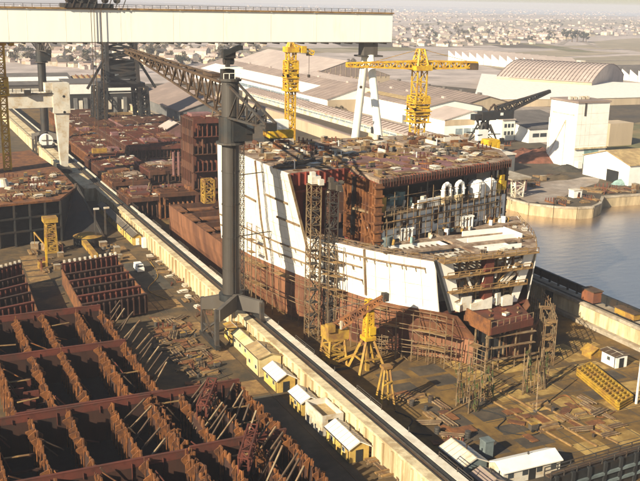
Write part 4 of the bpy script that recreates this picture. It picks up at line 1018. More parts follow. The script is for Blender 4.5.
# ---- small yellow cranes by the wall
t = thing('derrick_crane', 'ochre derrick crane with long brown jib resting against the hull', 'crane', (*G(333, 366)[:2], 0))
c = G(333, 366); c.z = 0
zc = GX(333, 330, c.x).z
b = MB(); b.lattice(c+Vector((0, 0, .4)), c+Vector((0, 0, 6)), 4.2, 3.2, 4.2, 3.2, 4, .22, .14); b.build('pedestal', 'yellow_ochre', t)
b = MB(); b.box(c+Vector((.4, .3, 7.2)), (4.6, 3.6, 2.4)); b.box(c+Vector((-1.4, -1.2, 8.8)), (1.6, 1.4, 1.6)); b.build('machine_house', 'yellow_ochre', t)
b = MB(); b.box(c+Vector((1.4, -1, 9.2)), (1.5, 1.4, 1.8)); b.build('cab', 'white_dirty', t)
tip = GX(385, 297, c.x+7.2); b = MB(); b.lattice(c+Vector((.5, .3, 8.2)), tip, 1.6, .9, 1.8, .9, 14, .22, .14); b.build('jib', 'rust_orange', t)
b = MB(); b.box(tip, (1.2, 1.2, 1.6)); b.bar(c+Vector((-1, .3, 12)), tip, .06); b.bar(c+Vector((-1, .3, 8)), c+Vector((-1, .3, 12)), .18); b.build('jib_head', 'steel_mid', t)
b = MB(); b.bar(c+Vector((-1, -2, 1.4)), c+Vector((4.4, -2.6, 3.2)), .2); b.build('outrigger', 'yellow_ochre', t)
b = MB(); b.box(c+Vector((0, 0, .2)), (5.4, 5.4, .4)); b.build('base', 'steel_mid', t)
a = G(353, 374); bb_ = G(383, 374); m_ = (a+bb_)/2+Vector((.6, 1.6, 0))
t = thing('mast_crane', 'bright yellow mast standing on four splayed legs beside the hull', 'mast crane', (m_.x, m_.y, 0))
zt_ = GX(371, 301, m_.x).z; zl = GX(369, 338, m_.x).z
b = MB(); b.lattice(m_+Vector((0, 0, zl)), m_+Vector((0, 0, zt_)), 1.5, 1.0, 1.5, 1.0, 9, .2, .15); b.box(m_+Vector((0, 0, (zl+zt_)/2)), (.9, .9, zt_-zl)); b.build('mast', 'yellow', t)
b = MB(); b.box(m_+Vector((0, 0, zl)), (2.4, 2.4, .8)); b.box(m_+Vector((.4, -.6, zl+1.6)), (1.4, 1.2, 1.6)); b.build('leg_crown', 'yellow', t)
for i in (-1, 1):
    for j in (-1, 1):
        b = MB(); b.bar(m_+Vector((i*3.1, j*2.6, 0)), m_+Vector((i*.7, j*.7, zl)), .24); b.build('leg', 'yellow_ochre', t)
b = MB()
for z_ in (3,):
    f = 1-z_/zl; x_, y_ = 3.1*f+.7*(1-f), 2.6*f+.7*(1-f)
    for p, q in (((-1, -1), (1, -1)), ((1, -1), (1, 1)), ((1, 1), (-1, 1)), ((-1, 1), (-1, -1))): b.bar(m_+Vector((p[0]*x_, p[1]*y_, z_)), m_+Vector((q[0]*x_, q[1]*y_, z_)), .15)
b.bar(m_, m_+Vector((0, 0, zl)), .35); b.build('leg_brace', 'yellow_ochre', t)
s = (G(376, 409)+G(393, 408))/2
t = thing('trestle_tower', 'small yellow ochre trestle tower next to the white parapet', 'trestle', (s.x, s.y, 0))
for i in (-1, 1):
    for j in (-1, 1): b = MB(); b.bar(s+Vector((i*1.5, j*1.2, 0)), s+Vector((i*.5, j*.4, 8)), .17); b.build('leg', 'yellow_ochre', t)
b = MB(); b.box(s+Vector((0, 0, 8.2)), (1.8, 1.6, .5)); b.build('head', 'yellow_ochre', t)
b = MB()
for z_ in (2.5, 5): f = 1-z_/8; b.bar(s+Vector((-1.5*f-.5*(1-f), -1, z_)), s+Vector((1.5*f+.5*(1-f), -1, z_+.6)), .1); b.bar(s+Vector((1.2*f, 1, z_)), s+Vector((1.2*f, -1, z_+.4)), .1)
b.build('brace', 'yellow_ochre', t)
s = (G(45, 252)+G(58, 252))/2; hz = GY(52, 217, s.y).z
t = thing('trestle_tower', 'ochre yellow rack tower standing before the dark platform block', 'trestle', (s.x, s.y, 0))
b = MB(); b.lattice(s+Vector((0, 0, .3)), s+Vector((0, 0, hz-1.2)), 3.0, 2.4, 3, 2.4, 7, .22, .12); b.build('mast', 'yellow_ochre', t)
b = MB(); b.box(s+Vector((0, 0, hz-.6)), (4, 3.6, 1.4)); b.build('head', 'yellow_ochre', t); b = MB(); b.box(s+Vector((0, 0, .25)), (3.6, 3.6, .5)); b.build('base', 'yellow_ochre', t)
s = G(47, 268)
t = thing('derrick_crane', 'thin yellow derrick with slanted arm next to the ochre rack tower', 'crane', (s.x, s.y, 0))
b = MB(); b.bar(s, s+Vector((0, 0, 8.5)), .24); b.build('post', 'yellow', t); b = MB(); q = GY(34, 232, s.y+2); b.bar(s+Vector((0, 0, 6.2)), q, .2); b.bar(q, q-Vector((0, 0, 4)), .08); b.build('arm', 'yellow_ochre', t)
b = MB(); b.box(s+Vector((-1, .6, .8)), (2.4, 2, 1.6)); b.build('winch', 'yellow_ochre', t)

# ================================================================== HUTS ALONG THE WALL
def hut(name, label, x0, x1, y0, y1, ze, zr, wall, roof, group=None, door='black', axis='y', z0=0., win=2, vent=True):
    t = thing(name, label, 'hut', ((x0+x1)/2, (y0+y1)/2, z0), group)
    W = MB(); W.gable(x0, x1, y0, y1, z0, ze, zr, axis)
    # walls and roof as two parts
    A, B = MB(), MB()
    for f, mi in zip(W.f, W.m):
        (A if mi == 0 else B).add([W.v[i] for i in f], [tuple(range(len(f)))])
    A.build('wall', wall, t); B.build('roof', roof, t)
    xm, ym = (x0+x1)/2, (y0+y1)/2
    if axis == 'y':
        b = MB(); n = max(3, int((y1-y0)/1.1))
        for k in range(n+1):
            y = y0-.25+(y1-y0+.5)*k/n
            for e in (x0-.3, x1+.3): b.bar((xm, y, zr+.2), (e, y, ze+.2-.3*(zr-ze)/(xm-x0)), .035)
        b.bar((xm, y0-.3, zr+.22), (xm, y1+.3, zr+.22), .07); b.build('roof_lap', 'concrete', t)
        b = MB(); b.bar((x0-.36, y0-.2, ze-.02), (x0-.36, y1+.2, ze-.02), .07); b.bar((x0-.12, y0+.2, 0.1+z0), (x0-.2, y0+.2, ze-.05), .05); b.build('gutter', 'steel_mid', t)
    b = MB(); dw_ = min(1.3, (x1-x0)*.4)
    if axis == 'y':
        b.bx(xm-dw_/2, xm+dw_/2, y0-.06, y0+.02, z0+.05, z0+2.1); d_ = b.build('door', door, t)
        b = MB(); b.bx(xm+dw_/2-.25, xm+dw_/2-.12, y0-.12, y0-.062, z0+.95, z0+1.1); b.build('handle', 'steel_mid', d_)
    else:
        b.bx(xm-dw_/2, xm+dw_/2, y0-.06, y0+.02, z0+.05, z0+2.1); b.build('door', door, t)
    for k in range(win):
        f = (k+.5)/win
        if axis == 'y':
            yy = y0+(y1-y0)*f; b = MB(); b.bx(x0-.05, x0+.02, yy-.5, yy+.5, z0+1.1, z0+2.0); w_ = b.build('window', 'white_dirty', t)
            b = MB(); b.bx(x0-.09, x0-.052, yy-.4, yy+.4, z0+1.2, z0+1.9); b.build('pane', 'glass', w_)
        else:
            xx_ = x0+(x1-x0)*f; b = MB(); b.bx(xx_-.5, xx_+.5, y0-.07, y0+.02, z0+1.1, z0+2.0); b.build('window', 'glass', t)
    if vent:
        b = MB(); b.tube((xm+.5, ym, zr-.5), (xm+.5, ym, zr+.6), .16, n=8); b.build('vent', 'steel_mid', t)
    return t
HG = 'site huts along the dock wall'
hut('site_hut', 'yellow hut with white gabled roof, last in the row of huts before the wide gap', 62.9, 66.4, 119.3, 128, 2.5, 3.5, 'hut_yellow', 'roof_white', HG)
bh = thing('open_shed', 'white walled roofless shed with a dark doorway between two white roofed huts', 'shed', (65, 133, 0), HG)
for nm, q in (('wall', (62.9, 63.1, 129.6, 136.6)), ('wall', (66.7, 66.9, 129.6, 136.6)), ('wall', (63.1, 66.7, 136.4, 136.6))):
    b = MB(); b.bx(*q, 0, 3.7); b.build(nm, 'white_dirty', bh)
b = MB(); b.bx(63.1, 64.0, 129.6, 129.8, 0, 3.7); b.bx(66.0, 66.7, 129.6, 129.8, 0, 3.7); b.bx(64.0, 66.0, 129.6, 129.8, 2.9, 3.7); b.build('front_wall', 'white_dirty', bh)
b = MB(); b.bx(63.12, 66.68, 129.85, 136.38, 2.5, 2.62); b.build('inner_roof', 'roof_ochre', bh)
b = MB(); b.bx(64.0, 66.0, 129.66, 129.72, 0, 2.88); b.build('doorway', 'black', bh)
hut('site_hut', 'small yellow walled hut with white roof beside the roofless white shed', 62.9, 66.2, 138.2, 143.6, 2.5, 3.4, 'hut_yellow', 'roof_white', HG, win=1)
hut('site_hut', 'bright yellow hut with white roof and white framed dark door', 62.7, 66.4, 149, 155.6, 2.5, 3.6, 'hut_yellow', 'roof_white', HG, 'black')
hut('site_hut', 'taller cream hut with a rusty ochre ribbed roof', 62.4, 67.0, 157.4, 164.4, 3.9, 4.6, 'hut_cream', 'roof_ochre', HG)
hut('site_hut', 'long low cream hut with pale yellow roof under the crane portal', 63.6, 66.6, 166.6, 176, 2.6, 3.3, 'hut_cream', 'hut_cream', HG, win=3)
hut('site_hut', 'short hut with mustard flat roof at the portal leg', 63.6, 66.6, 177, 181.2, 2.9, 3.2, 'hut_yellow', 'yellow_ochre', HG, win=1)
hut('site_hut', 'long grey roofed barrack hut with pale yellow end gable', 64.2, 66.8, 264, 312, 2.6, 3.4, 'hut_yellow', 'steel_grey', HG, 'white', win=8)
b = MB(); b.box((66.6, 260.6, 1.5), (1.1, 1.6, 2.9)); solo('cabin', b, 'white', 'white upright cabin outside the end gable of the long barrack hut', 'cabin')
hut('dock_hut', 'dark hut with a white gabled roof standing on the dock floor near the parapet', 76.6, 80.8, 107.2, 114, 2.6, 3.6, 'hut_blue', 'white_dirty', None)
hut('dock_hut', 'long low hut with dazzling white roof beside the dark dock gate', 81.4, 92.4, 103.6, 107.4, 2.3, 3.2, 'white_dirty', 'roof_white', None, axis='x', win=4)
for cx_, cy_ in ((78.0, 110.4), (86.4, 105.2)):
    pass
hut('dock_hut', 'brown roofed hut cut by the lower picture edge beside the white roofed dark hut', 76.8, 80.0, 101.6, 105.4, 2.2, 2.9, 'hut_blue', 'roof_brown', None, win=1)
hut('dock_hut', 'small white hut with dark flat roof near the far dock wall', 131.4, 134.4, 133.8, 138, 2.6, 2.8, 'white', 'steel_brown', None, win=1, vent=False)
g_ = G(592, 356); b = MB(); b.gable(g_.x-1.6, g_.x+1.6, g_.y-1.4, g_.y+1.4, 0, 1.2, 2.2)
solo('tarpaulin_heap', b, ['yellow_ochre', 'yellow_ochre'], 'ochre tented cover beside the small white hut', 'cover')
b = MB(); b.box((84.6, 112.6, 1.5), (1.6, 1.6, 3)); b.box((84.6, 112.6, 3.1), (1.8, 1.8, .2)); solo('tank', b, 'hut_blue', 'dark blue upright tank behind the white roofed dark hut', 'tank')

# ================================================================== ASSEMBLY BLOCKS IN THE YARD
def cells(name, label, X, Y, z, side=1, mats=('block_wall', 'block_edge'), ragged=True, seed=1):
    """upside-down double-bottom unit: plate below, walls along X and Y, brackets on the long walls"""
    r = random.Random(seed)
    t = thing(name, label, 'hull block', ((X[0]+X[-1])/2, (Y[0]+Y[-1])/2, 0))
    b = MB(); b.bx(X[0], X[-1], Y[0], Y[-1], .25, .5); b.build('bottom_plate', 'black', t)  # black colour paints in the deep shade at the cell bottoms
    for y in Y:
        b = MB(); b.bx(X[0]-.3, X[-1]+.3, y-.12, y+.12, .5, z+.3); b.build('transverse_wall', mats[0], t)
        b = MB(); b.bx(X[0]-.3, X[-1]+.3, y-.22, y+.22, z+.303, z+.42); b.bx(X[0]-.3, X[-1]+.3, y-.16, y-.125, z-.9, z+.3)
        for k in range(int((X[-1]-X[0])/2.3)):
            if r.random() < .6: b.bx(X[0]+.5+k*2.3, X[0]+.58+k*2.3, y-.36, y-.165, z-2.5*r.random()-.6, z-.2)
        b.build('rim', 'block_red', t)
    for x in X:
        b = MB(); w0 = MB()
        for y0, y1 in zip(Y, Y[1:]):
            w0.bx(x-.11, x+.11, y0+.14, y1-.14, .5, z-.9)
            n = max(3, int(abs(y1-y0)/1.75)); st = (y1-y0)/n
            for k in range(n):
                yy = y0+(k+.5)*st
                if ragged:
                    h = r.uniform(-.1, 1.0)
                    b.prism([(x-.13, yy-st*.36), (x+.13, yy-st*.36), (x+.13, yy+st*r.uniform(.1, .4)), (x-.13, yy+st*r.uniform(.1, .4))], z-.89, [z+h-.35, z+h-.35, z+h*r.random()-.5, z+h*r.random()-.5])
                    e = r.uniform(.5, 1.5)
                    if r.random() < .22: continue
                    b.prism([(x-.2, yy-.08), (x-.2, yy+.08), (x-e, yy+.08), (x-e, yy-.08)], [z-2.2, z-2.2, z-.9, z-.9], [z+h*.6-.3, z+h*.6-.3, z-.6, z-.6])
                    if r.random() < .5: b.prism([(x+.2, yy+.08), (x+.2, yy-.08), (x+e*.7, yy-.08), (x+e*.7, yy+.08)], [z-2.2, z-2.2, z-.9, z-.9], [z+h*.4-.3, z+h*.4-.3, z-.6, z-.6])
                    for q in range(2): b.bar((x-.1-r.random()*.5, yy+r.uniform(-.5, .5), .6), (x-.15-r.random()*.3, yy+r.uniform(-.5, .5), z+r.uniform(-1, .8)), .07)
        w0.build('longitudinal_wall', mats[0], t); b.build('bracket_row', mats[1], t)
    return t
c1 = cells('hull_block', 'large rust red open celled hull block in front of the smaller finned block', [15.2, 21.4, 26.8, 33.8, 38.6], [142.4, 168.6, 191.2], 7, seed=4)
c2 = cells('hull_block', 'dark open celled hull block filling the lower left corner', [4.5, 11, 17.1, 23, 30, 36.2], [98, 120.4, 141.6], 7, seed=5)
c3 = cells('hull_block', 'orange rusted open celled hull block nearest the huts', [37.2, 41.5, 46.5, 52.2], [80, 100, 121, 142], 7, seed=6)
# inclined stiffeners lying across the cells
def stiff(root, x, y0, y1, n, dx, z0, z1, seed):
    r = random.Random(seed)
    for k in range(n):
        y = y0+(y1-y0)*k/(n-1); b = MB(); L = r.uniform(.75, 1.1)
        b.bar((x, y, z0), (x+dx*L, y+r.uniform(1.4, 2.4), z1), .13); b.build('stiffener', 'steel_brown' if k % 3 else 'scaff', root)
stiff(c1, 38.8, 150, 188, 15, 4.6, 4.2, 8.2, 1); stiff(c3, 41.2, 124, 139, 9, 4.6, 4.6, 8.6, 2); stiff(c3, 44.6, 104, 119, 8, 5.0, 4.4, 9.2, 3); stiff(c2, 30.4, 123, 138, 5, 4.6, 4.6, 7.6, 4); stiff(c3, 46.8, 124, 136, 5, 3.4, 4.6, 8.6, 8)
r2 = random.Random(44)
for root, xs, (ya, yb_) in ((c1, [15.2, 21.4, 26.8, 33.8], (144, 190)), (c2, [4.5, 11, 17.1, 23, 30], (100, 140)), (c3, [37.2, 41.5, 46.5], (101, 141))):
    for x in xs:
        for k in range(5):
            y = r2.uniform(ya, yb_); b = MB(); p = Vector((x+.3, y, r2.uniform(6.2, 7.8))); b.bar(p, p+Vector((r2.uniform(1.2, 3.4), r2.uniform(-1.5, 2.5), -r2.uniform(1.5, 4))), .09)
            b.build('leaning_bar', r2.choice(('block_edge', 'steel_brown', 'block_red')), root)
    for k in range(5):
        b = MB(); x = r2.choice(xs); y = r2.uniform(ya, yb_); b.box((x+2.4, y, r2.uniform(5.5, 7.2)), (3.6, .35, .12), r2.uniform(-.2, .2)); b.build('cross_plank', 'wood', root)
for root, y in ((c3, 112.0), (c3, 131.0)):
    b = MB(); b.lattice((42, y, 7.6), (46.6, y+8, 8.4), 1.4, 1.4, 2.6, 2.6, 5, .13, .08); b.build('strut_frame', 'block_red', root)
r = random.Random(9)
for (root, x0, x1, y0, y1) in ((c1, 15.6, 21, 143, 168), (c2, 5, 16.6, 99, 141)):
    for k in range(9):
        b = MB(); b.box((r.uniform(x0+1, x1-1), r.uniform(y0+2, y1-2), r.uniform(3.2, 5.6)), (2.6, .25, r.uniform(1.2, 2.2))); b.build('floor_web', 'block_red', root)
    b = MB()
    for k in range(8): b.bx(x0, x1, y0+1+k*(y1-y0)/8.5, y0+1.3+k*(y1-y0)/8.5, 3.4, 3.8)
    b.build('floor_beam', 'block_wall', root)
def fins(name, label, P0, P1, P2, P3, z, rows, seed):
    """flat unit with a raised back wall and rows of deep slotted girders"""
    t = thing(name, label, 'hull block', ((P0[0]+P2[0])/2, (P0[1]+P2[1])/2, 0))
    P0, P1, P2, P3 = map(Vector, (P0, P1, P2, P3))      # back-left, back-right, front-right, front-left
    b = MB(); b.prism([P3, P2, P1, P0], .3, .7); b.build('bottom_plate', 'rust', t)
    for k in range(rows+1):
        f = k/rows; a = P0.lerp(P3, f); c = P1.lerp(P2, f); zz = z if k else z+1.0
        b = MB(); b.prism([a, c, c+Vector((0, .3)), a+Vector((0, .3))], .7, zz)
        b.prism([a-Vector((0, .3)), c-Vector((0, .3)), c+Vector((0, .5)), a+Vector((0, .5))], zz+.003, zz+.2)
        n = max(4, int((c-a).length/1.35))
        for j in range(n):
            q = a.lerp(c, (j+.5)/n); b.bx(q.x-.12, q.x+.12, q.y-.9, q.y-.003, .7, zz-.2)
        b.build('girder', 'block_red' if k % 2 == 0 else 'block_wall', t)
    b = MB()
    n = int((P1-P0).length/1.3)
    for j in range(n):
        q = P0.lerp(P1, (j+.5)/n); b.bx(q.x-.25, q.x+.25, q.y-.1, q.y+.5, z+1.21, z+1.9)
    b.build('cleat', 'white_dirty', t)
    for A_, B_ in ((P0, P3), (P1, P2)):
        d = (B_-A_).normalized(); nn = Vector((-d.y, d.x))*.15
        b = MB(); b.prism([A_-nn, B_-nn, B_+nn, A_+nn], .7, z-.4); b.build('side_wall', 'rust_orange', t)
    return t
q0, q1, q2, q3 = G(62, 268, 5), G(118, 259, 5), G(147, 294, 5), G(82, 305, 5)
fins('finned_block', 'dark red finned hull block with white cleats between the ochre ground and the lane', (q0.x, q0.y), (q1.x, q1.y), (q2.x, q2.y), (q3.x, q3.y), 5, 5, 2)
q0, q1, q2, q3 = G(-24, 280, 5), G(22, 267, 5), G(38, 312, 5), G(-10, 321, 5)
fins('finned_block', 'dark red finned hull block cut by the left picture edge', (q0.x, q0.y), (q1.x, q1.y), (q2.x, q2.y), (q3.x, q3.y), 5, 5, 3)

# dark platform block with a littered top
zp = 13.0
pf = [G(-70, 212, zp), G(0, 205, zp), G(60, 199, zp), G(76, 187, zp), G(60, 170, zp), G(30, 150, zp), G(-60, 160, zp)]
pt = thing('platform_block', 'big dark hull block with a rusty littered deck next to the cream portal crane leg', 'hull block', (20, 300, 0))
b = MB(); b.prism([(p.x, p.y) for p in pf], zp-.6, zp); b.build('deck', 'rust_orange', pt)
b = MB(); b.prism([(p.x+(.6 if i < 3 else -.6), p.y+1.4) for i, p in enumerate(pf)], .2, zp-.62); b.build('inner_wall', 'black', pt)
for k in range(9):
    f = k/8; p = pf[0].lerp(pf[2], f); b = MB(); b.bx(p.x-.25, p.x+.25, p.y-.2, p.y+.9, 0, zp-.62); b.build('pillar', 'steel_dark', pt)
b = MB()
for z_ in (4.2, 8.2): b.prism([(pf[0].x, pf[0].y-.3), (pf[2].x, pf[2].y-.3), (pf[2].x, pf[2].y+.3), (pf[0].x, pf[0].y+.3)], z_, z_+.5)
b.build('stringer', 'steel_dark', pt)
a, c, d = pf[3], G(60, 240, 0), G(104, 238, 0)
fl = thing('bow_plate', 'dark steep triangular plated hull end beside the platform block', 'hull block', (c.x, c.y, 0))
e = Vector((a.x+3.4, a.y+10, 0)); g = Vector((a.x-9, a.y+8, 0))
b = MB(); ap = Vector((a.x, a.y, zp+1)); b.add([c, d, e, g, ap], [(0, 1, 4), (1, 2, 4), (2, 3, 4), (3, 0, 4), (3, 2, 1, 0)]); b.build('shell', 'steel_dark', fl)
b = MB(); b.bar(c, ap, .35); b.bar(d, ap, .3); b.build('edge_beam', 'steel_mid', fl)
strew([(p.x, p.y) for p in (G(4, 202, zp), G(58, 196, zp), G(70, 187, zp), G(56, 172, zp), G(10, 178, zp))], zp+.01, 90, 'on the dark platform block deck', ['plate', 'slab', 'pipes', 'frame', 'timber', 'plate', 'welder'], 21, .7, 1.3)
b = MB(); q = G(3, 186, zp); b.tube((q.x, q.y, zp), (q.x, q.y, zp+2.4), 2.2, 1.2, n=14); solo('covered_heap', b, 'white_dirty', 'white covered heap on the platform block at the left picture edge', 'cover')
# posts and yard clutter between platform and lane
for px, py, h, m_, lb in ((96, 245, 11, 'steel_mid', 'grey upright post at the dark triangular hull end'), (106, 240, 10, 'steel_mid', 'dark upright post beside the long barrack hut')):
    q = G(px, py); t = thing('lighting_post', lb, 'post', q); b = MB(); b.bar(q, q+Vector((0, 0, h)), .3, .2); b.build('pole', m_, t); b = MB(); b.box(q+Vector((.5, 0, h)), (1.6, .5, .5)); b.build('lamp', 'white_dirty', t)
q = G(88, 244); t = thing('storage_tank', 'low round ochre topped tank beside the dark triangular hull end', 'tank', q); b = MB(); b.tube(q, q+Vector((0, 0, 2.6)), 4.2, n=24); b.build('shell', 'steel_dark', t); b = MB(); b.tube(q+Vector((0, 0, 2.6)), q+Vector((0, 0, 3.2)), 4.3, 2.5, n=24); b.build('top', 'yellow_ochre', t)
a, c = G(80, 242), G(96, 262); t = thing('girder', 'long ochre box girder lying between the tank and the finned block', 'girder', (a+c)/2)
b = MB(); b.bar(a+Vector((0, 0, 1.6)), c+Vector((0, 0, 1.6)), .7); b.build('beam', 'yellow_ochre', t)
for f in (.15, .85): b = MB(); b.box(a.lerp(c, f)+Vector((0, 0, .45)), (2, 1, .9)); b.build('support', 'wood', t)
strew([tuple(G(*p)[:2]) for p in ((100, 238), (116, 244), (124, 268), (110, 270))], .03, 14, 'beside the dark red finned block', ['crate', 'timber', 'welder', 'drum', 'crate'], 22)
strew([tuple(G(*p)[:2]) for p in ((28, 248), (60, 244), (66, 268), (36, 276))], .03, 14, 'around the ochre rack tower', ['timber', 'crate', 'frame', 'pipes'], 23, .9, 1.5)
strew([tuple(G(*p)[:2]) for p in ((72, 266), (82, 300), (108, 345), (120, 335), (80, 262))], .04, 10, 'on the ochre ground plates', ['timber', 'plate', 'pipes'], 24)
strew([tuple(G(*p)[:2]) for p in ((150, 318), (185, 318), (222, 372), (196, 388), (165, 355))], .03, 48, 'in the open yard between blocks and huts', ['timber', 'plate', 'pipes', 'frame', 'drum', 'welder', 'plate', 'pipes'], 25, .6, 1.1)
strew([tuple(G(*p)[:2]) for p in ((148, 256), (160, 254), (212, 318), (196, 316))], .03, 26, 'along the foot of the cream dock wall', ['timber', 'plate', 'pipes', 'frame', 'slab'], 26, .6, 1.0)
strew([tuple(G(*p)[:2]) for p in ((372, 452), (392, 474), (404, 481), (380, 478))], .03, 7, 'at the wall foot past the last hut', ['pipes', 'timber', 'drum'], 27)
strew([tuple(G(*p)[:2]) for p in ((545, 412), (590, 400), (625, 430), (600, 442))], .04, 26, 'near the yellow frame stack on the dock floor', ['timber', 'plate', 'pipes', 'frame', 'drum', 'plate', 'pipes'], 28, .5, 1.0)
strew([tuple(G(*p)[:2]) for p in ((400, 395), (440, 400), (470, 440), (440, 440))], .04, 16, 'on the shaded dock floor by the parapet', ['timber', 'plate', 'pipes', 'drum'], 29, .8, 1.3)
strew([tuple(G(*p)[:2]) for p in ((500, 410), (540, 400), (560, 440), (520, 440))], .05, 8, 'between the pale track beams', ['timber', 'plate', 'welder'], 30, .8, 1.3)
strew([tuple(G(*p)[:2]) for p in ((440, 437), (462, 447), (452, 455), (434, 446))], .05, 8, 'beside the white roofed dark hut', ['pipes', 'plate', 'drum', 'frame'], 31, .8, 1.2)
def hose(label, pts, m_):
    b = MB(); P_ = [G(*p)+Vector((0, 0, .12)) for p in pts]; out_ = []
    for i in range(len(P_)-1):
        p0, p1, p2, p3 = P_[max(0, i-1)], P_[i], P_[i+1], P_[min(len(P_)-1, i+2)]
        for k in range(6):
            t_ = k/6; out_.append(.5*((2*p1)+(p2-p0)*t_+(2*p0-5*p1+4*p2-p3)*t_*t_+(3*p1-p0-3*p2+p3)*t_**3))
    out_.append(P_[-1])
    for p, q in zip(out_, out_[1:]): b.tube(p, q, .1, n=6)
    solo('hose', b, m_, label, 'hose')
hose('dark hose snaking over the yard below the crane portal', ((196, 330), (188, 342), (205, 350), (198, 366), (222, 372)), 'black')
hose('ochre hose curling across the lane by the white van', ((150, 262), (158, 276), (148, 290), (168, 300)), 'yellow_ochre')
hose('dark hose winding over the golden dock floor', ((480, 410), (505, 418), (498, 430), (530, 436), (548, 428)), 'black')
hose('rusty hose looping near the yellow frame stack', ((552, 402), (566, 396), (580, 408), (600, 418), (615, 412)), 'rust_orange')
hose('dark hose trailing from the trestle tower over the shaded floor', ((395, 412), (412, 420), (408, 432), (432, 436)), 'black')
# van in the lane
t = thing('van', 'small white van parked in the dark lane beside the cream dock wall', 'van', (*G(139, 271)[:2], .03)); p = t.location
b = MB(); b.box((p.x, p.y, .9), (1.9, 4.4, 1.0)); b.prism([(p.x-.9, p.y-1.4), (p.x+.9, p.y-1.4), (p.x+.9, p.y+2.1), (p.x-.9, p.y+2.1)], 1.4, 2.1); b.build('body', 'white', t)
b = MB(); b.box((p.x, p.y-1.42, 1.72), (1.5, .06, .5)); b.build('windscreen', 'glass', t)
for i in (-1, 1):
    for j in (-1, 1): b = MB(); b.tube((p.x+i*.9-.12, p.y+j*1.4, .37), (p.x+i*.9+.12, p.y+j*1.4, .37), .34, n=12); b.build('wheel', 'black', t)
# yellow frames stacked on the dock floor
YA, YB, YC = G(572, 378), G(590, 369), G(632, 403)
du = (YC-YB).normalized(); dv = (YA-YB).normalized(); LU = (YC-YB).length; LV = 5.2
for k in range(3):
    t = thing('ladder_frame', ['lowest yellow ladder frame of the stack on the dock floor', 'middle yellow ladder frame of the stack on the dock floor', 'topmost yellow ladder frame of the stack on the dock floor'][k], 'steel frame', YB+Vector((0, 0, .05+k*.55)), 'stacked yellow ladder frames')
    z_ = Vector((0, 0, .3+k*.55))
    for j in range(4):
        b = MB(); b.bar(YB+dv*LV*j/3+z_, YB+dv*LV*j/3+du*LU+z_, .17); b.build('rail', 'yellow_dull', t)
    b = MB()
    for j in range(16): b.bar(YB+du*LU*j/15+z_+Vector((0, 0, .1)), YB+du*LU*j/15+dv*LV+z_+Vector((0, 0, .1)), .13)
    b.build('rungs', 'yellow_dull', t)
# tall thin pole at the right edge, bent crane hook pole
q = G(636, 404); t = thing('lamp_pole', 'white lamp pole rising from the dock floor at the right picture edge', 'lamp pole', q)
b = MB(); b.bar(q, q+Vector((0, 0, 11)), .16, .1); b.build('pole', 'white', t); b = MB(); b.box(q+Vector((0, 0, 11.1)), (.9, .5, .3)); b.build('lamp', 'white_dirty', t)
q = G(536, 412); t = thing('lamp_pole', 'thin leaning pole standing on the dock floor near the green nets', 'pole', q)
b = MB(); b.bar(q, q+Vector((1.4, 2, 9)), .12, .08); b.build('pole', 'scaff', t); b = MB(); b.box(q+Vector((0, 0, .15)), (.8, .8, .3)); b.build('foot', 'steel_grey', t)
# dock gate at the near end
a, c = G(530, 481, 5), G(640, 449, 5); d = (c-a).normalized()
gA = Vector((84, a.y+(84-a.x)*d.y/d.x-.6, 0)); gB = Vector((143.2, a.y+(143.2-a.x)*d.y/d.x, 0)); n_ = Vector((d.y, -d.x, 0))
t = thing('dock_gate', 'dark panelled dock gate across the near end of the dry dock', 'gate', (gA+gB)/2)
b = MB(); b.prism([(p.x, p.y) for p in (gA+n_*-1.6, gA, gB, gB+n_*-1.6)], 0, 4.6); b.build('body', 'steel_dark', t)
for o in (-.1, -1.5):
    b = MB()
    for k in range(24):
        p = gA.lerp(gB, k/23)+n_*o; b.bar(p+Vector((0, 0, 4.6)), p+Vector((0, 0, 5.8)), .07)
    for z_ in (5.2, 5.8): b.bar(gA+n_*o+Vector((0, 0, z_)), gB+n_*o+Vector((0, 0, z_)), .06)
    b.build('handrail', 'steel_mid', t)
for k in range(18):
    p = gA.lerp(gB, (k+.3)/18)+n_*.05; b = MB(); b.bar(p+Vector((0, 0, .1)), p+Vector((0, 0, 4.9)), .28); b.build('rib', 'black', t)
b = MB(); b.prism([(p.x, p.y) for p in (gA+n_*-1.3, gA+n_*-.4, gB+n_*-.4, gB+n_*-1.3)], 4.604, 4.8); b.build('walkway', 'steel_brown', t)
b = MB()
for z_ in (1.4, 3.0): b.bar(gA+n_*.1+Vector((0, 0, z_)), gB+n_*.1+Vector((0, 0, z_)), .22)
b.build('waling', 'hut_blue', t)

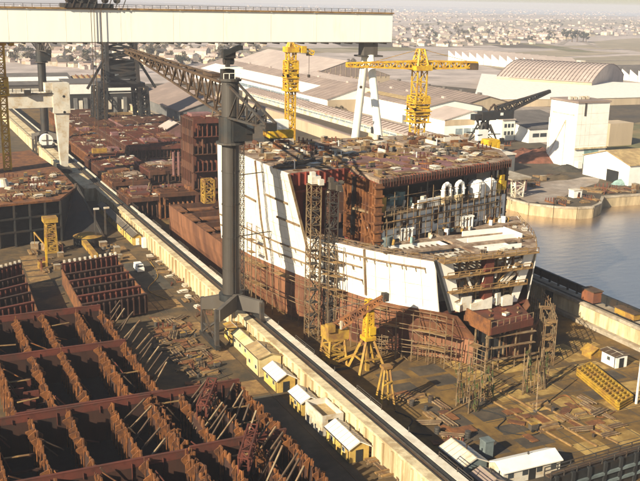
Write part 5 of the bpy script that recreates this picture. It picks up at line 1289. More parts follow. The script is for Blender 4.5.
# ================================================================== SHIP SECTIONS FARTHER UP THE DOCK
def section(label, px0, px1, ytop, ybot, Y, depth, mats=('rust', 'primer'), tiers=2, zbase=None, open_=True, seed=0):
    """one prefabricated hull section: decks on webs, dark open tiers in the near face"""
    r = random.Random(seed)
    if Y < 60: Y = G((px0+px1)/2, ytop, Y).y
    a, c = GY(px0, ytop, Y), GY(px1, ytop, Y); z1 = a.z; z0 = max(0.0, GY(px0, ybot, Y).z) if zbase is None else zbase
    x0, x1 = a.x, c.x
    t = thing('hull_section', label, 'hull block', ((x0+x1)/2, Y, 0), 'prefabricated hull sections up the dock')
    b = MB(); b.bx(x0, x1, Y, Y+depth, z1-.5, z1); b.build('deck', mats[0], t)
    b = MB(); b.bx(x0+.3, x1-.3, Y+3.2, Y+depth-.5, 0, z1-.51); b.build('inner_bulkhead', mats[1], t)
    h = (z1-z0)/tiers
    for k in range(tiers):
        z_ = z0+k*h
        b = MB(); b.bx(x0, x1, Y, Y+3.2, z_, z_+.3)
        for j in range(int((x1-x0)/1.6)+1): b.bx(x0+j*1.6, x0+j*1.6+.2, Y-.1, Y+2.2, z_+.3, z_+h*.62 if r.random() < .8 else z_+h-.6)
        b.build('tier', mats[k % 2], t)
    b = MB(); b.bx(x0-.05, x1+.05, Y-.35, Y-.12, z1-1.2, z1+.15)
    if z0 > .5: b.bx(x0+1, x0+2, Y+1, Y+2, 0, z0); b.bx(x1-2, x1-1, Y+1, Y+2, 0, z0)
    b.build('edge_girder', mats[1], t)
    b = MB()
    for j in range(int(depth/1.9)+1): b.bx(x0-.15, x0+.12, Y+j*1.9, Y+j*1.9+.3, z0, z1-.5)
    for k in range(tiers):
        z_ = z0+k*h; b.bx(x0-.1, x0+.3, Y, Y+depth, z_, z_+.35); b.bx(x0-.05, x0+.15, Y, Y+depth, z_+.35, z_+h*r.uniform(.3, .6))
    b.build('side_frame', mats[0], t)
    b = MB()
    for k in range(int(depth/2.2)): b.bx(x0+.5, x1-.5, Y+1+k*2.2, Y+1.2+k*2.2, z1+.003, z1+.5)
    if depth > 8: b.bx(x0+(x1-x0)*.3, x0+(x1-x0)*.3+.25, Y+1, Y+depth-1, z1+.003, z1+.7); b.bx(x0+(x1-x0)*.68, x0+(x1-x0)*.68+.25, Y+1, Y+depth-1, z1+.003, z1+.7)
    b.build('deck_stiffener', mats[1] if mats[0] != mats[1] else 'rust_orange', t)
    for k in range(5):
        b = MB(); xa_ = r.uniform(x0+.5, x1-6); ya_ = r.uniform(Y+.5, Y+depth*.7); b.bx(xa_, min(xa_+r.uniform(3, 9), x1-.3), ya_, min(ya_+r.uniform(2, 8), Y+depth-.3), z1+.003, z1+r.uniform(.1, 1.6)); b.build('hatch_panel', r.choice(('rust_orange', 'primer', 'rust', 'deck_mix', 'primer_pink')), t)
    for k in range(4):
        b = MB(); xa_ = r.uniform(x0+1, x1-1); ya_ = r.uniform(Y+1, Y+depth-1); b.bar((xa_, ya_, z1), (xa_+r.uniform(-1, 1), ya_, z1+r.uniform(1.5, 4)), .16); b.bar((xa_, ya_, z1+1.2), (xa_+2.4, ya_+.5, z1+1.6), .1); b.build('stanchion', r.choice(('scaff', 'steel_brown', 'rust_orange')), t)
    return (x0, x1, Y, depth, z1)
SEC = [
 ('tall rust red hull section rising just left of the grey crane column', 193, 236, 120, 190, 292, 14, ('rust', 'primer'), 4),
 ('hull section with a dark open mouth behind the low red hull end', 160, 222, 194, 230, 8, 14, ('rust_orange', 'rust'), 1),
 ('low flat topped hull section beside the parapet in front of the stepped decks', 128, 160, 199, 230, 7, 16, ('rust', 'rust'), 1),
 ('narrow red hull section with two upright pipes on its deck', 150, 190, 172, 200, 8.5, 24, ('primer', 'rust'), 2),
 ('broad stepped hull section with littered orange deck', 112, 150, 183, 210, 7, 24, ('rust_orange', 'rust'), 1),
 ('dark fronted hull section in the middle of the dock', 100, 150, 169, 190, 7, 30, ('rust', 'primer'), 1),
 ('wide red hull section under the small pink gabled shed', 130, 193, 148, 175, 9.5, 66, ('rust', 'primer'), 2),
 ('long low red hull section reaching the parapet far up the dock', 88, 131, 155, 180, 6, 50, ('rust_orange', 'primer'), 1),
 ('farthest rust brown hull section below the grey works building', 76, 130, 141, 160, 6, 60, ('rust', 'rust'), 1),
 ('pinkish hull section next to the yellow wagons', 132, 195, 131, 150, 8, 60, ('primer_pink', 'rust'), 1),
 ('brown hull section at the head of the dock under the lattice tower', 72, 128, 126, 140, 7, 70, ('rust_orange', 'rust'), 1)]
for i, s_ in enumerate(SEC):
    x0, x1, Y, dp, z1 = section(*s_, seed=i)
    strew([(x0+1, Y+1.5), (x1-1, Y+1.5), (x1-1, Y+dp-1), (x0+1, Y+dp-1)], z1+.01, [12, 16, 12, 18, 22, 26, 60, 36, 40, 40, 40][i], ['on the tall section', 'on the dark mouthed section', 'on the flat topped section', 'on the narrow section', 'on the littered orange deck', 'on the dark fronted section', 'on the wide red section', 'on the long low section', 'on the farthest section', 'on the pinkish section', 'on the brown section under the lattice tower'][i], ['plate', 'frame', 'timber', 'pipes', 'plate', 'slab', 'welder'], 50+i, .8, 1.35)
for px in (174, 179, 187):
    q = GY(px, 176, 318); t = thing('vent_pipe', 'pale upright pipe standing on the narrow red hull section', 'pipe', q, 'upright pipes on the narrow red section'); b = MB(); b.tube(q, (q.x, q.y, GY(px, 152, 318).z), .55, n=12); b.build('pipe', 'primer_pink', t); b = MB(); b.tube(q, q+Vector((0, 0, .4)), .9, n=12); b.build('flange', 'rust', t)
b = MB(); q = GY(208, 202, 262); b.lattice(q, q+Vector((0, 0, 7)), 3, 3, 3, 3, 3, .25, .15); solo('staging', b, 'yellow_ochre', 'ochre staging frame on the dark mouthed hull section', 'staging')

# ================================================================== WORKS BUILDINGS
def works(name, label, cat, poly, z0, ze, wall, roof, ridge=None, axis=None, feats=None, over=.6):
    """building from a footprint: flat or gabled roof; wall, roof and listed features are parts"""
    cx_ = sum(p[0] for p in poly)/len(poly); cy_ = sum(p[1] for p in poly)/len(poly)
    t = thing(name, label, cat, (cx_, cy_, z0))
    if ridge is None:
        b = MB(); b.prism(poly, z0, ze); b.build('wall', wall, t)
        b = MB(); c = Vector((cx_, cy_)); b.prism([tuple(Vector(p)+(Vector(p)-c).normalized()*over) for p in poly], ze+.003, ze+.6); b.build('roof', roof, t)
    else:
        xs = [p[0] for p in poly]; ys = [p[1] for p in poly]
        W = MB(); W.gable(min(xs), max(xs), min(ys), max(ys), z0, ze, ridge, axis or 'y', over, .35)
        A, B = MB(), MB()
        for f, mi in zip(W.f, W.m): (A if mi == 0 else B).add([W.v[i] for i in f], [tuple(range(len(f)))])
        A.build('wall', wall, t); B.build('roof', roof, t)
    for nm, m_, fn__ in (feats or []):
        b = MB(); fn__(b); b.build(nm, m_, t)
    return t
def rect(x0, x1, y0, y1): return [(x0, y0), (x1, y0), (x1, y1), (x0, y1)]
def wstrip(x, y0, y1, z0, z1, n):
    def f(b):
        st = (y1-y0)/n
        for k in range(n): b.bx(x-.12, x-.02, y0+k*st+.4, y0+(k+1)*st-.4, z0, z1)
    return f
def ystrip(y, x0, x1, z0, z1, n):
    def f(b):
        st = (x1-x0)/n
        for k in range(n): b.bx(x0+k*st+.4, x0+(k+1)*st-.4, y-.12, y-.02, z0, z1)
    return f
def roof_ribs(x0, x1, y0, y1, ze, zr, n):
    def f(b):
        xm = (x0+x1)/2
        for k in range(n):
            y = y0+(k+.5)*(y1-y0)/n
            b.bar((x0, y, ze+.55), (xm, y, zr+.55), .3); b.bar((xm, y, zr+.55), (x1, y, ze+.55), .3)
    return f
def roof_seams(x0, x1, y0, y1, ze, zr, n):
    def f(b):
        xm = (x0+x1)/2
        for k in range(n):
            y = y0+(k+.5)*(y1-y0)/n
            b.bar((x0, y, ze+.42), (xm, y, zr+.42), .1); b.bar((xm, y, zr+.42), (x1, y, ze+.42), .1)
        for k in range(6): y = y0+(k+.5)*(y1-y0)/6; b.box((xm, y, zr+.9), (1.6, 3, 1.2))
    return f
# brown corrugated fence wall, low long shed, big striped shed
works('boundary_wall', 'long tan corrugated wall behind the ship deck', 'wall', [(209, 340), (210.5, 340), (221, 640), (219, 640)], 0, 6, 'wall_tan', 'roof_brown')
works('long_shed', 'very long low shed with ribbed pinkish roof and white side wall', 'shed', rect(247, 262, 345, 660), 0, 4.6, 'white_dirty', 'roof_pink', 6.6, 'y',
      [('window_band', 'glass_blue', wstrip(247, 350, 655, 2.4, 3.2, 40)), ('roof_rib', 'roof_brown', roof_ribs(247, 262, 345, 660, 4.6, 6.6, 70)), ('door', 'black', lambda b: b.bx(246.8, 246.95, 452, 455, 0, 4))])
works('long_shed', 'large brown roofed shed with a white side wall and blue window stripe', 'shed', rect(264, 318, 548, 830), 0, 9, 'roof_white', 'roof_brown', 17, 'y',
      [('roof_seam', 'roof_pink', roof_seams(264, 318, 548, 830, 9, 17, 40)), ('window_band', 'glass_blue', wstrip(264, 575, 810, 3.6, 6.2, 10)), ('roof_light', 'roof_white', lambda b: [b.plate([(265, 590, 9.75), (279, 590, 13.9), (279, 815, 13.9), (265, 815, 9.75)], .12)]), ('gable_trim', 'wall_tan', lambda b: b.bx(264.5, 317.5, 547.8, 547.95, 0, 8.6))])
works('long_shed', 'cream walled shed with dark brown roof behind the gantry leg', 'shed', rect(288, 330, 468, 596), 0, 11.6, 'cream_paint', 'roof_brown', 15.5, 'y',
      [('roof_seam', 'roof_pink', roof_seams(288, 330, 468, 596, 11.6, 15.5, 26)), ('wall_joint', 'white_dirty', lambda b: [b.bx(287.85, 287.98, 470+k*8, 470.25+k*8, 0, 11.4) for k in range(16)]), ('side_door', 'wall_grey', lambda b: [b.bx(287.8, 287.97, 486+k*34, 491+k*34, 0, 5) for k in range(3)]), ('window_band', 'glass_blue', ystrip(468, 290, 328, 7, 9, 8)), ('roof_light', 'roof_ochre', lambda b: b.plate([(293, 480, 13.3), (299, 480, 14.3), (299, 590, 14.3), (293, 590, 13.3)], .1))])
works('gabled_hall', 'pink roofed gabled hall with white lower wall next to the large yellow crane', 'hall', rect(283, 318, 436, 462), 0, 8.6, 'white', 'roof_pink', 13, 'y', [('upper_wall', 'wall_tan', lambda b: b.bx(283.2, 317.8, 435.8, 435.98, 5.5, 8.6)), ('lower_door', 'glass_blue', ystrip(436, 290, 312, .2, 3.6, 4))])
works('gabled_hall', 'big hall with pale pink roof and wide brown gable end', 'hall', rect(335, 420, 742, 930), 0, 7, 'wall_tan', 'roof_pink', 20, 'y', [('gable_cladding', 'roof_brown', lambda b: b.add([(335.2, 741.8, 6.5), (419.8, 741.8, 6.5), (377.5, 741.8, 19.6)], [(0, 1, 2)])), ('gable_rib', 'wall_tan', lambda b: [b.bx(340+k*5, 340.3+k*5, 741.6, 741.75, 5, 7+12*(1-abs((340+k*5)-377.5)/42.5)) for k in range(16)])])
works('gabled_hall', 'long pale roofed hall between the big gable and the brown shed', 'hall', rect(322, 360, 610, 735), 0, 8, 'wall_tan', 'roof_pink', 12, 'y', [('roof_seam', 'roof_brown', roof_seams(322, 360, 610, 735, 8, 12, 24))])
works('gabled_hall', 'dark brown roofed hall left of the harbour crane', 'hall', rect(320, 352, 470, 590), 0, 13, 'wall_tan', 'roof_brown', 17, 'y', [('roof_seam', 'roof_dark', roof_seams(320, 352, 470, 590, 13, 17, 24))])
# white blazing roofs on the right
p = [tuple(G(px, py, 6)[:2]) for px, py in ((474, 98.5), (572, 98), (640, 96.5), (720, 93), (720, 88), (640, 83), (565, 79.5), (482, 73.5))]
works('white_roofed_works', 'vast works hall with a blazing white flat roof stretching to the right edge', 'hall', p, 0, 5.4, 'wall_tan', 'roof_white')
t = thing('arched_hall', 'broad arched hall with a ribbed brown roof behind the white roofed works', 'hall', (*G(545, 80)[:2], 0))
a0, a1 = G(497, 77, 8), G(592, 83, 8); n_ = 14; ax = (a1-a0); axn = ax.normalized(); pv = Vector((-axn.y, axn.x, 0)); W_ = 110
b = MB(); rb_ = MB(); L_ = ax.length
for k in range(n_):
    t0, t1 = k/n_, (k+1)/n_
    def AP(f, l): return a0+axn*(l)+pv*(W_*f)+Vector((0, 0, 14*math.sin(math.pi*(f*.94+.03))-1))
    b.plate([AP(t0, 0), AP(t0, L_), AP(t1, L_), AP(t1, 0)], .4)
    for j in range(26): rb_.bar(AP(t0, j*L_/25)+Vector((0, 0, .7)), AP(t1, j*L_/25)+Vector((0, 0, .45)), .3)
ee = [AP(k/n_, L_) for k in range(n_+1)]; b.add(ee+[Vector((p.x, p.y, 0)) for p in ee[::-1]], [tuple(range(2*n_+2))])
b.build('roof', 'roof_pink', t); rb_.build('roof_rib', 'roof_brown', t)
b = MB(); b.plate([a0+Vector((0, 0, -8)), a1+Vector((0, 0, -8)), a1, a0], .4); b.build('wall', 'wall_tan', t)
def sawtooth(label, a, c, n, dp, h, roof, wall):
    a, c = Vector(a), Vector(c); d = (c-a)/n; u = d.normalized(); pv = Vector((-u.y, u.x, 0)); t = thing('sawtooth_hall', label, 'hall', (a+c)/2)
    A, B = MB(), MB()
    for k in range(n):
        o = a+d*k; e = o+d*.96
        A.add([o, e, o+Vector((0, 0, h*.5)), o+Vector((0, 0, h)), e+Vector((0, 0, h*.5))], [(0, 1, 4, 3, 2)])
        A.plate([o+Vector((0, 0, h*.5)), o+Vector((0, 0, h)), o+pv*dp+Vector((0, 0, h)), o+pv*dp+Vector((0, 0, h*.5))], .3)
        B.plate([o+Vector((0, 0, h)), e+Vector((0, 0, h*.5)), e+pv*dp+Vector((0, 0, h*.5)), o+pv*dp+Vector((0, 0, h))], .5)
    A.build('wall', wall, t); B.build('roof', roof, t)
sawtooth('white gabled row of sawtooth roofs beyond the yellow crane jib', G(448, 61), G(540, 71), 12, 60, 13, 'roof_pink', 'white')
sawtooth('dark sawtooth roofed works with white gables at the right picture edge', G(590, 76), G(655, 84), 8, 110, 11, 'roof_dark', 'white')
b = MB(); q = G(579, 84); b.bx(q.x-3, q.x+3, q.y-3, q.y+3, 0, 22); solo('chimney', b, 'white_dirty', 'pale square chimney between the arched hall and the sawtooth works', 'chimney')
# white tower building by the harbour
TW = thing('silo_tower', 'tall white windowless tower building by the harbour with a dark loading door', 'tower', (297, 337, 0))
ty = 329.0
xa, xb = GY(573, 165, ty).x, GY(602, 165, ty).x; zt_ = GY(585, 103, ty).z
yl_ = ty+19
b = MB(); b.bx(xa, xb+1.2, ty, yl_, 0, zt_); b.build('wall', 'white', TW)
b = MB(); b.bx(xa-.5, xb+1.7, ty-.5, yl_+.5, zt_+.003, zt_+.8); b.build('roof', 'roof_brown', TW)
xd0, xd1 = GY(583, 160, ty).x, GY(597, 160, ty).x; zd = GY(590, 149, ty).z
b = MB(); b.bx(xd0, xd1, ty-.15, ty-.02, 0, zd); b.build('door', 'blue_green', TW)
b = MB(); b.bx(xa-.2, xb+1.2, ty-.8, ty-.16, zd+.2, zd+.9); b.build('canopy', 'cream', TW)
b = MB(); b.bx(xa-1.2, xa-.01, ty+5, yl_-1, 0, zt_*.72); b.build('side_annex', 'white', TW)
b = MB(); b.bx(xa-.25, xa-.02, ty+2, yl_-2, zt_*.8, zt_*.82); b.bar((xa-1.4, ty+6, zt_*.72), (xa-1.4, ty+16, 4), .18)
for k in (6, 17): b.bar((xa-1.35, ty+k, 0), (xa-1.35, ty+k, zt_*.72), .18)
b.build('drain_pipe', 'white_dirty', TW)
b = MB()
for k in range(1, 6): b.bx(xa-.03, xb+1.22, ty-.03, ty-.012, zt_*k/6, zt_*k/6+.1)
for k in range(1, 4): b.bx(xa+k*2.6, xa+k*2.6+.08, ty-.04, ty-.011, zd+1, zt_)
b.build('sheet_joint', 'white_dirty', TW)
b = MB(); q = GY(586, 106, ty); b.bx(q.x-.5, q.x+.5, ty-.2, ty-.01, q.z-4.5, q.z+2); b.build('slot_window', 'steel_mid', TW)
for k in range(5):
    b = MB(); b.box((xa+2+k*2.4, ty+8, zt_+1.5), (1.6, 1.6, 1.3)); b.build('roof_vent', 'white_dirty', TW)
works('store_house', 'white walled store with a dark brown hipped roof left of the white tower', 'store', rect(312, 346, 398, 470), 0, 7.4, 'white', 'roof_dark', 12.5, 'x', [('window', 'glass', ystrip(398, 314, 344, 3, 5, 6))])
works('office_block', 'small cream block with dark windows behind the harbour crane', 'office', rect(303, 311.4, 410, 440), 0, 11, 'cream_paint', 'roof_pink', None, None, [('window', 'glass', ystrip(410, 304, 311, 3, 5, 3)), ('window', 'glass', ystrip(410, 304, 311, 7, 9, 3))])
works('yellow_shed', 'warm ochre roofed white shed at the right picture edge by the harbour', 'shed', rect(277, 330, 286, 314), 0, 8.5, 'white', 'roof_ochre', 12.5, 'x', [('door', 'black', lambda b: b.bx(276.8, 276.98, 292, 299, 0, 5))])
b = MB(); q = G(612, 144); b.bx(q.x-8, q.x+8, q.y-6, q.y+6, 0, 12); solo('store_house', b, 'wall_tan', 'plain tan box shaped store beyond the white tower', 'store')
works('quay_shed', 'grey low quay shed with pale flat roof behind the yellow hoist mast', 'shed', rect(232, 252, 330, 362), 0, 7.5, 'wall_grey', 'white_dirty', None, None, [('window', 'glass', ystrip(330, 234, 250, 3.4, 5.2, 5))])
works('quay_shed', 'pinkish concrete quay shelter with a flat overhanging roof', 'shed', rect(214, 229, 291, 303), 0, 5.4, 'primer_pink', 'concrete', None, None, [('door', 'black', ystrip(291, 215, 224, 0, 3.4, 2))], 1.6)
t = thing('lattice_support', 'white lattice steel support standing on the quay edge', 'steel frame', (*G(517, 197)[:2], 0)); q = t.location
b = MB(); b.lattice(q, q+Vector((0, 0, 7)), 3.4, 4.6, 2.4, 2.4, 3, .22, .14); b.build('frame', 'white_dirty', t); b = MB(); b.box(q+Vector((0, 0, 7.3)), (9, 4, .5)); b.build('platform', 'concrete', t)
b = MB(); b.box(q+Vector((0, 0, .12)), (4, 3, .24)); b.build('base', 'concrete', t)
# left background buildings
works('long_shed', 'dark roofed shed with a white roof stripe behind the farther column crane', 'shed', rect(28, 131, 700, 770), 0, 8, 'steel_grey', 'roof_dark', 13.5, 'x', [('roof_light', 'roof_white', lambda b: b.plate([(29, 709, 10.0), (129, 709, 10.0), (129, 721, 11.9), (29, 721, 11.9)], .15)), ('window_band', 'white_dirty', ystrip(700, 30, 130, 3, 5.5, 16))])
works('long_shed', 'orange ribbed roof shed under the big girder', 'shed', rect(134, 180, 690, 760), 0, 6, 'wall_tan', 'roof_ochre', 12, 'x', [('rib', 'rust_orange', lambda b: [b.bar((136+k*4.4, 690, 6.4), (136+k*4.4, 725, 12.6), .5) for k in range(10)])])
xa, xb = GY(70, 95, 590).x, GY(141, 95, 590).x
works('panel_shop', 'long white fronted panel shop beneath the dark lattice tower', 'workshop', rect(xa, xb, 590, 625), 0, 18, 'steel_dark', 'roof_dark', None, None,
      [('white_fascia', 'white', lambda b: b.bx(xa, xb, 589.5, 589.95, 12, 17.9)), ('bay_pier', 'wall_grey', lambda b: [b.bx(xa+2+k*6.2, xa+4.2+k*6.2, 588.6, 589.9, 0, 9.5) for k in range(9)]), ('bay_panel', 'white_dirty', lambda b: [b.bx(xa+5+k*9, xa+7.4+k*9, 588.9, 589.6, 2, 8) for k in range(6)])])
works('dark_workshop', 'large dark grey workshop with a sunlit tan roof slope right of the lattice tower', 'workshop', rect(150, 196, 500, 600), 0, 10, 'wall_grey', 'roof_brown', 17, 'y', [('pier', 'steel_dark', lambda b: [b.bx(150.5+k*3.6, 151.3+k*3.6, 499.5, 499.95, 0, 9.6) for k in range(13)])])
q = GY(140, 121, 500)
works('gabled_shed', 'small faded pink gabled shed on top of the wide red hull section', 'shed', rect(125, 136, 440, 452), 5, 9, 'primer_pink', 'roof_pink', 12, 'y')
for px, py, lb in ((157, 104, 'yellow flat wagon nearer the lattice tower on the pale track'), (170, 112, 'yellow flat wagon nearer the ship sections on the pale track')):
    q = G(px, py+5); t = thing('rail_wagon', lb, 'wagon', q, 'yellow wagons on the pale track')
    b = MB(); b.box(q+Vector((0, 0, 3.1)), (4.4, 17, 3.6)); b.build('body', 'yellow', t); b = MB(); b.box(q+Vector((0, 0, 1.0)), (3.6, 15, .5)); b.build('chassis', 'steel_dark', t)
    for i in (-1, 1):
        for j in (-6, -3.5, 3.5, 6): b = MB(); b.tube(q+Vector((i*1.4-.12, j, .55)), q+Vector((i*1.4+.12, j, .55)), .52, n=10); b.build('wheel', 'steel_dark', t)
b = MB(); a, c = G(140, 95), G(192, 132)
for o in (-5, 0): b.bar(a+Vector((o, 0, .2)), c+Vector((o, 0, .2)), .8)
struct('wagon_track', b, 'road_pale')
# rust heaps and quay litter
def heap(label, px, py, sx, sy, h, m_, seed):
    r = random.Random(seed); q = G(px, py); b = MB(); n = 12; rings = 5
    for k in range(rings):
        f = k/(rings-1); rr = (1-f)**.7
        b.add([(q.x+math.cos(2*math.pi*i/n)*sx*rr*(1+r.uniform(-.15, .15)), q.y+math.sin(2*math.pi*i/n)*sy*rr*(1+r.uniform(-.15, .15)), h*f*(1+r.uniform(-.15, .15))) for i in range(n)], [])
    for k in range(rings-1):
        for i in range(n): b.f.append([k*n+i, k*n+(i+1) % n, (k+1)*n+(i+1) % n, (k+1)*n+i]); b.m.append(0)
    b.f.append([(rings-1)*n+i for i in range(n)]); b.m.append(0)
    solo('scrap_heap', b, m_, label, 'heap')
heap('long rust red heap in front of the white tower', 541, 160, 16, 10, 6, 'rusty_heap', 1)
heap('second rust red heap left of the long one', 523, 157, 11, 9, 4.4, 'rusty_heap', 2)
heap('dark heap at the foot of the white tower', 566, 170, 7, 6, 2.6, 'yard_dark', 3)
heap('low brown heap beside the harbour road', 560, 178, 9, 5, 1.8, 'ground', 4)
heap('greenish heap of nets before the ochre roofed shed', 621, 184, 5, 3, 2.2, 'blue_green', 5)
strew([tuple(G(*p)[:2]) for p in ((548, 203), (572, 192), (598, 196), (594, 204), (560, 205))], .03, 16, 'on the rounded quay end', ['crate', 'timber', 'pipes', 'frame', 'drum'], 71, .8, 1.4)
strew([tuple(G(*p)[:2]) for p in ((575, 190), (640, 186), (640, 193), (604, 194))], .03, 22, 'along the quay below the ochre roofed shed', ['crate', 'timber', 'pipes', 'frame', 'plate'], 72, .9, 1.6)
strew([tuple(G(*p)[:2]) for p in ((503, 190), (540, 176), (560, 175), (520, 193))], .04, 14, 'beside the harbour road', ['crate', 'timber', 'pipes', 'frame', 'plate'], 73, .9, 1.6)
strew([tuple(G(*p)[:2]) for p in ((430, 140), (478, 128), (520, 140), (500, 150))], .05, 20, 'around the harbour crane', ['crate', 'timber', 'plate', 'frame', 'pipes'], 74, 1.2, 2.2)
q = G(575, 197); t = thing('mooring_cabin', 'white mooring cabin on the rounded quay end', 'cabin', q); b = MB(); b.box(q+Vector((0, 0, 1.4)), (4, 3, 2.8)); b.build('wall', 'white', t); b = MB(); b.box(q+Vector((0, 0, 2.95)), (4.4, 3.4, .28)); b.build('roof', 'white_dirty', t); b = MB(); b.box(q+Vector((.6, -1.52, 1.1)), (1, .06, 2)); b.build('door', 'steel_mid', t)
q = G(578, 168); b = MB(); b.box(q+Vector((0, 0, 1.6)), (2.6, 2.6, 3.2)); solo('cabin', b, 'white', 'white kiosk in front of the dark loading door of the tower', 'kiosk')

# ================================================================== TOWN, TREES, HAZE
def P_house(name, wx, wy, ze, zr, wall, roof):
    b = MB(); b.gable(-wx/2, wx/2, -wy/2, wy/2, 0, ze, zr, 'x'); b.bx(wx*.28, wx*.28+.7, -.35, .35, zr-1.2, zr+.9)
    for k in range(3): b.bx(-wx*.35+k*wx*.28, -wx*.35+k*wx*.28+1.1, -wy/2-.05, -wy/2+.02, 1, 2.4)
    return b.build(name, [wall, roof])
HP = [(P_house('house', 11, 8, 4.6, 7.8, 'white_dirty', 'roof_brown'), 'pale house with brown pitched roof in the distant town'), (P_house('house', 13, 8.5, 5.4, 8.4, 'concrete', 'roof_dark'), 'grey house with dark slate roof in the distant town'),
      (P_house('house', 9, 8, 3.4, 6.4, 'wall_tan', 'roof_pink'), 'tan cottage with pale pink roof in the distant town'), (P_house('house', 22, 10, 8.5, 10.6, 'white_dirty', 'roof_pink'), 'long pale block of flats in the distant town')]
r = random.Random(77); used_h = set()
zones = [((0, 44), (140, 44), (140, 74), (0, 62)), ((140, 46), (270, 44), (240, 62), (150, 68)), ((395, 22), (560, 22), (560, 44), (395, 48)), ((540, 24), (700, 22), (700, 36), (600, 36), (540, 42)), ((395, 12), (700, 10), (700, 22), (395, 22))]
built = [(20, 140, 690, 780), (125, 200, 560, 770), (255, 430, 430, 940)]
hl = []; counts = [62, 50, 82, 50, 40]
for zi, zn in enumerate(zones):
    xs = [p[0] for p in zn]; ys = [p[1] for p in zn]; k = 0; g_ = 0
    while k < counts[zi] and g_ < 4000:
        g_ += 1; px, py = r.uniform(min(xs), max(xs)), min(ys)+(max(ys)-min(ys))*r.random()**(.75)
        if not inside((px, py), zn): continue
        q = G(px, py)
        if any(a-8 < q.x < b_+8 and c-8 < q.y < d+8 for a, b_, c, d in built): continue
        if any((q.x-h.x)**2+(q.y-h.y)**2 < 170 for h in hl): continue
        hl.append(q); k += 1; ti = r.choice((0, 0, 0, 1, 1, 2, 2, 3)); o, lb = HP[ti]
        if ti in used_h: o = o.copy(); col.objects.link(o)
        used_h.add(ti); o.location = q; o.rotation_euler = (0, 0, r.choice((0, 0.3, 1.57, 1.9, -.5))+r.uniform(-.15, .15)); o.scale = (r.uniform(.75, 1.15),)*3
        tag(o, lb, 'house', 'houses of the distant town')
# the town beyond: countless roofs
b = MB()
for k in range(900):
    px, py = r.uniform(-40, 700), 5.5+9.5*r.random()**.8
    if px < 400 and py > 13: continue
    q = G(px, py); s_ = r.uniform(6, 12); b.mi = r.choice((0, 0, 1)); b.box((q.x, q.y, s_*.3), (s_*1.6, s_, s_*.6), r.uniform(0, 3)); b.mi = 2; b.box((q.x, q.y, s_*.68), (s_*1.6, s_*.6, s_*.16), 0)
for zi, zn in enumerate(zones):
    xs = [p[0] for p in zn]; ys = [p[1] for p in zn]
    for k in range((50, 40, 260, 170, 320)[zi]):
        px, py = r.uniform(min(xs), max(xs)), r.uniform(min(ys), max(ys))
        if not inside((px, py), zn): continue
        q = G(px, py)
        if any(a-8 < q.x < b_+8 and c-8 < q.y < d+8 for a, b_, c, d in built): continue
        s_ = r.uniform(5, 9); a_ = r.uniform(0, 3); b.mi = r.choice((0, 0, 0, 1)); b.box((q.x, q.y, s_*.28), (s_*1.4, s_, s_*.56), a_); b.mi = 2; b.box((q.x, q.y, s_*.62), (s_*1.5, s_*.7, s_*.2), a_)
tag(b.build('far_town', ['roof_pink', 'white_dirty', 'roof_brown']), kind='stuff')
tg = MB()
for k in range(1300):
    px, py = r.uniform(-40, 700), 6+16*r.random()
    q = G(px, py); s_ = r.uniform(3, 6)
    if k > 700:
        zn = zones[k % 4]; px, py = r.uniform(min(p[0] for p in zn), max(p[0] for p in zn)), r.uniform(min(p[1] for p in zn), max(p[1] for p in zn))
        if not inside((px, py), zn): continue
        q = G(px, py); s_ = r.uniform(1.6, 3.4)
        if any(a-8 < q.x < b_+8 and c-8 < q.y < d+8 for a, b_, c, d in built): continue
    tg.mi = 0
    c = Vector((q.x, q.y, s_*.45)); n = 5
    pts = [c+Vector((math.cos(i*2*math.pi/n)*s_*r.uniform(.7, 1.5), math.sin(i*2*math.pi/n)*s_*.8, r.uniform(-.3, .2)*s_)) for i in range(n)]
    tg.add(pts+[c+Vector((0, 0, s_*.5)), c-Vector((0, 0, s_*.45))], [(i, (i+1) % n, n) for i in range(n)]+[((i+1) % n, i, n+1) for i in range(n)])
tag(tg.build('far_woodland', 'leaf'), kind='stuff')
def P_tree(name, h, w_, m_, seed, n=520):
    r_ = random.Random(seed); t = thing(name, name, 'tree')
    b = MB(); b.tube((0, 0, 0), (.2, .1, h*.5), h*.035, h*.018, n=8)
    for k in range(6):
        a = k*1.05+r_.random(); z_ = h*(.3+.05*k); b.tube((.1, 0, z_), (math.cos(a)*w_*.35, math.sin(a)*w_*.35, z_+h*.22), h*.014, h*.006, n=6)
    b.build('trunk', 'steel_brown', t)
    b = MB(); cl = [Vector((r_.gauss(0, .26)*w_, r_.gauss(0, .26)*w_, h*(.55+r_.uniform(-.2, .28)))) for _ in range(11)]
    for k in range(n):
        c = r_.choice(cl); d = Vector((r_.gauss(0, 1), r_.gauss(0, 1), r_.gauss(0, .8))).normalized()*w_*.2*r_.random()**.4
        p = c+d; s_ = w_*.05*r_.uniform(.6, 1.5); u = Vector((r_.uniform(-1, 1), r_.uniform(-1, 1), r_.uniform(-1, 1))).normalized(); v = u.cross(Vector((r_.uniform(-1, 1), r_.uniform(-1, 1), r_.uniform(-1, 1)))).normalized()
        b.add([p-u*s_-v*s_*.6, p+u*s_-v*s_*.5, p+v*s_], [(0, 1, 2)])
    b.build('crown', m_, t); return t
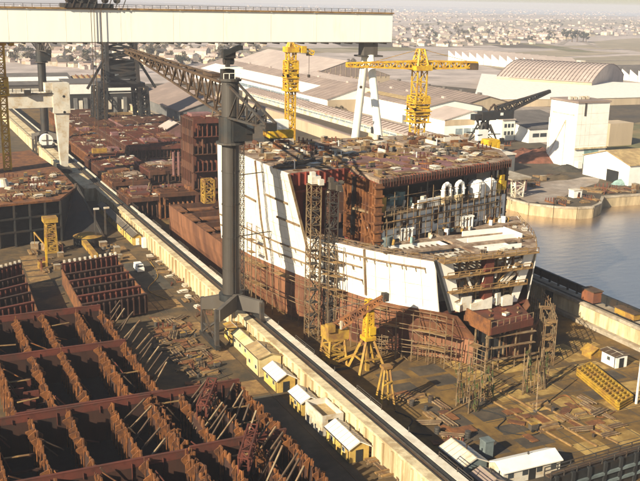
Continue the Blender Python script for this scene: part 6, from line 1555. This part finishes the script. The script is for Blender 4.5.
TP = [(P_tree('broadleaf_tree', 11, 9, 'leaf', 1), 'olive broadleaf tree among the distant houses'), (P_tree('conifer_tree', 14, 8, 'leaf_dark', 2), 'dark evergreen tree among the distant houses'), (P_tree('broadleaf_tree', 8, 8, 'leaf_dark', 3), 'low dark tree among the distant houses')]
TU = {}
for zi, zn in enumerate(zones[:4]):
    xs = [p[0] for p in zn]; ys = [p[1] for p in zn]; k = 0
    while k < (26, 24, 44, 26)[zi]:
        px, py = r.uniform(min(xs), max(xs)), r.uniform(min(ys), max(ys))
        if not inside((px, py), zn): continue
        q = G(px, py); k += 1
        if any(a-4 < q.x < b_+4 and c-4 < q.y < d+4 for a, b_, c, d in built): continue
        i = r.choice((0, 0, 1, 2)); place(TP[i][0], TU, q, r.uniform(0, 6), TP[i][1], 'trees of the distant town', r.uniform(.8, 1.5))
for px, py, s_ in ((566, 41, 2.0), (572, 42, 2.2), (577, 42, 2.1), (583, 42, 2.0), (586, 42.5, 1.7), (563, 38, 1.2)):
    place(TP[1][0], TU, G(px, py), px, 'tall dark evergreen in the dense clump beyond the white sawtooth roofs', 'evergreen clump beyond the sawtooth roofs', s_)
for px, py, s_ in ((458, 34, 1.3), (463, 35, 1.5), (468, 35, 1.2), (347, 67, .9), (352, 67, 1.0), (355, 79, 1.1), (361, 79, .9), (336, 113, .6), (340, 113, .5)):
    place(TP[0][0], TU, G(px, py), px, 'bare looking olive tree ' + ('beside the big brown gable' if px < 400 else 'in the dark grove on the far side of town'), 'trees by the works' if px < 400 else 'grove beyond town', s_)

# haze: one closed box of thin pale air round everything
b = MB(); b.bx(-8990, 8990, -395, 13990, -6.5, 86)
hz = bpy.data.materials.new('haze_air'); hz.use_nodes = True; n = hz.node_tree.nodes; l = hz.node_tree.links
n.remove(n['Principled BSDF']); v = n.new('ShaderNodeVolumePrincipled'); v.inputs['Color'].default_value = (.86, .87, 1.0, 1); v.inputs['Density'].default_value = .00014; v.inputs['Anisotropy'].default_value = .0
l.new(v.outputs[0], n['Material Output'].inputs['Volume']); M['haze_air'] = hz
tag(b.build('haze', 'haze_air'), kind='stuff')
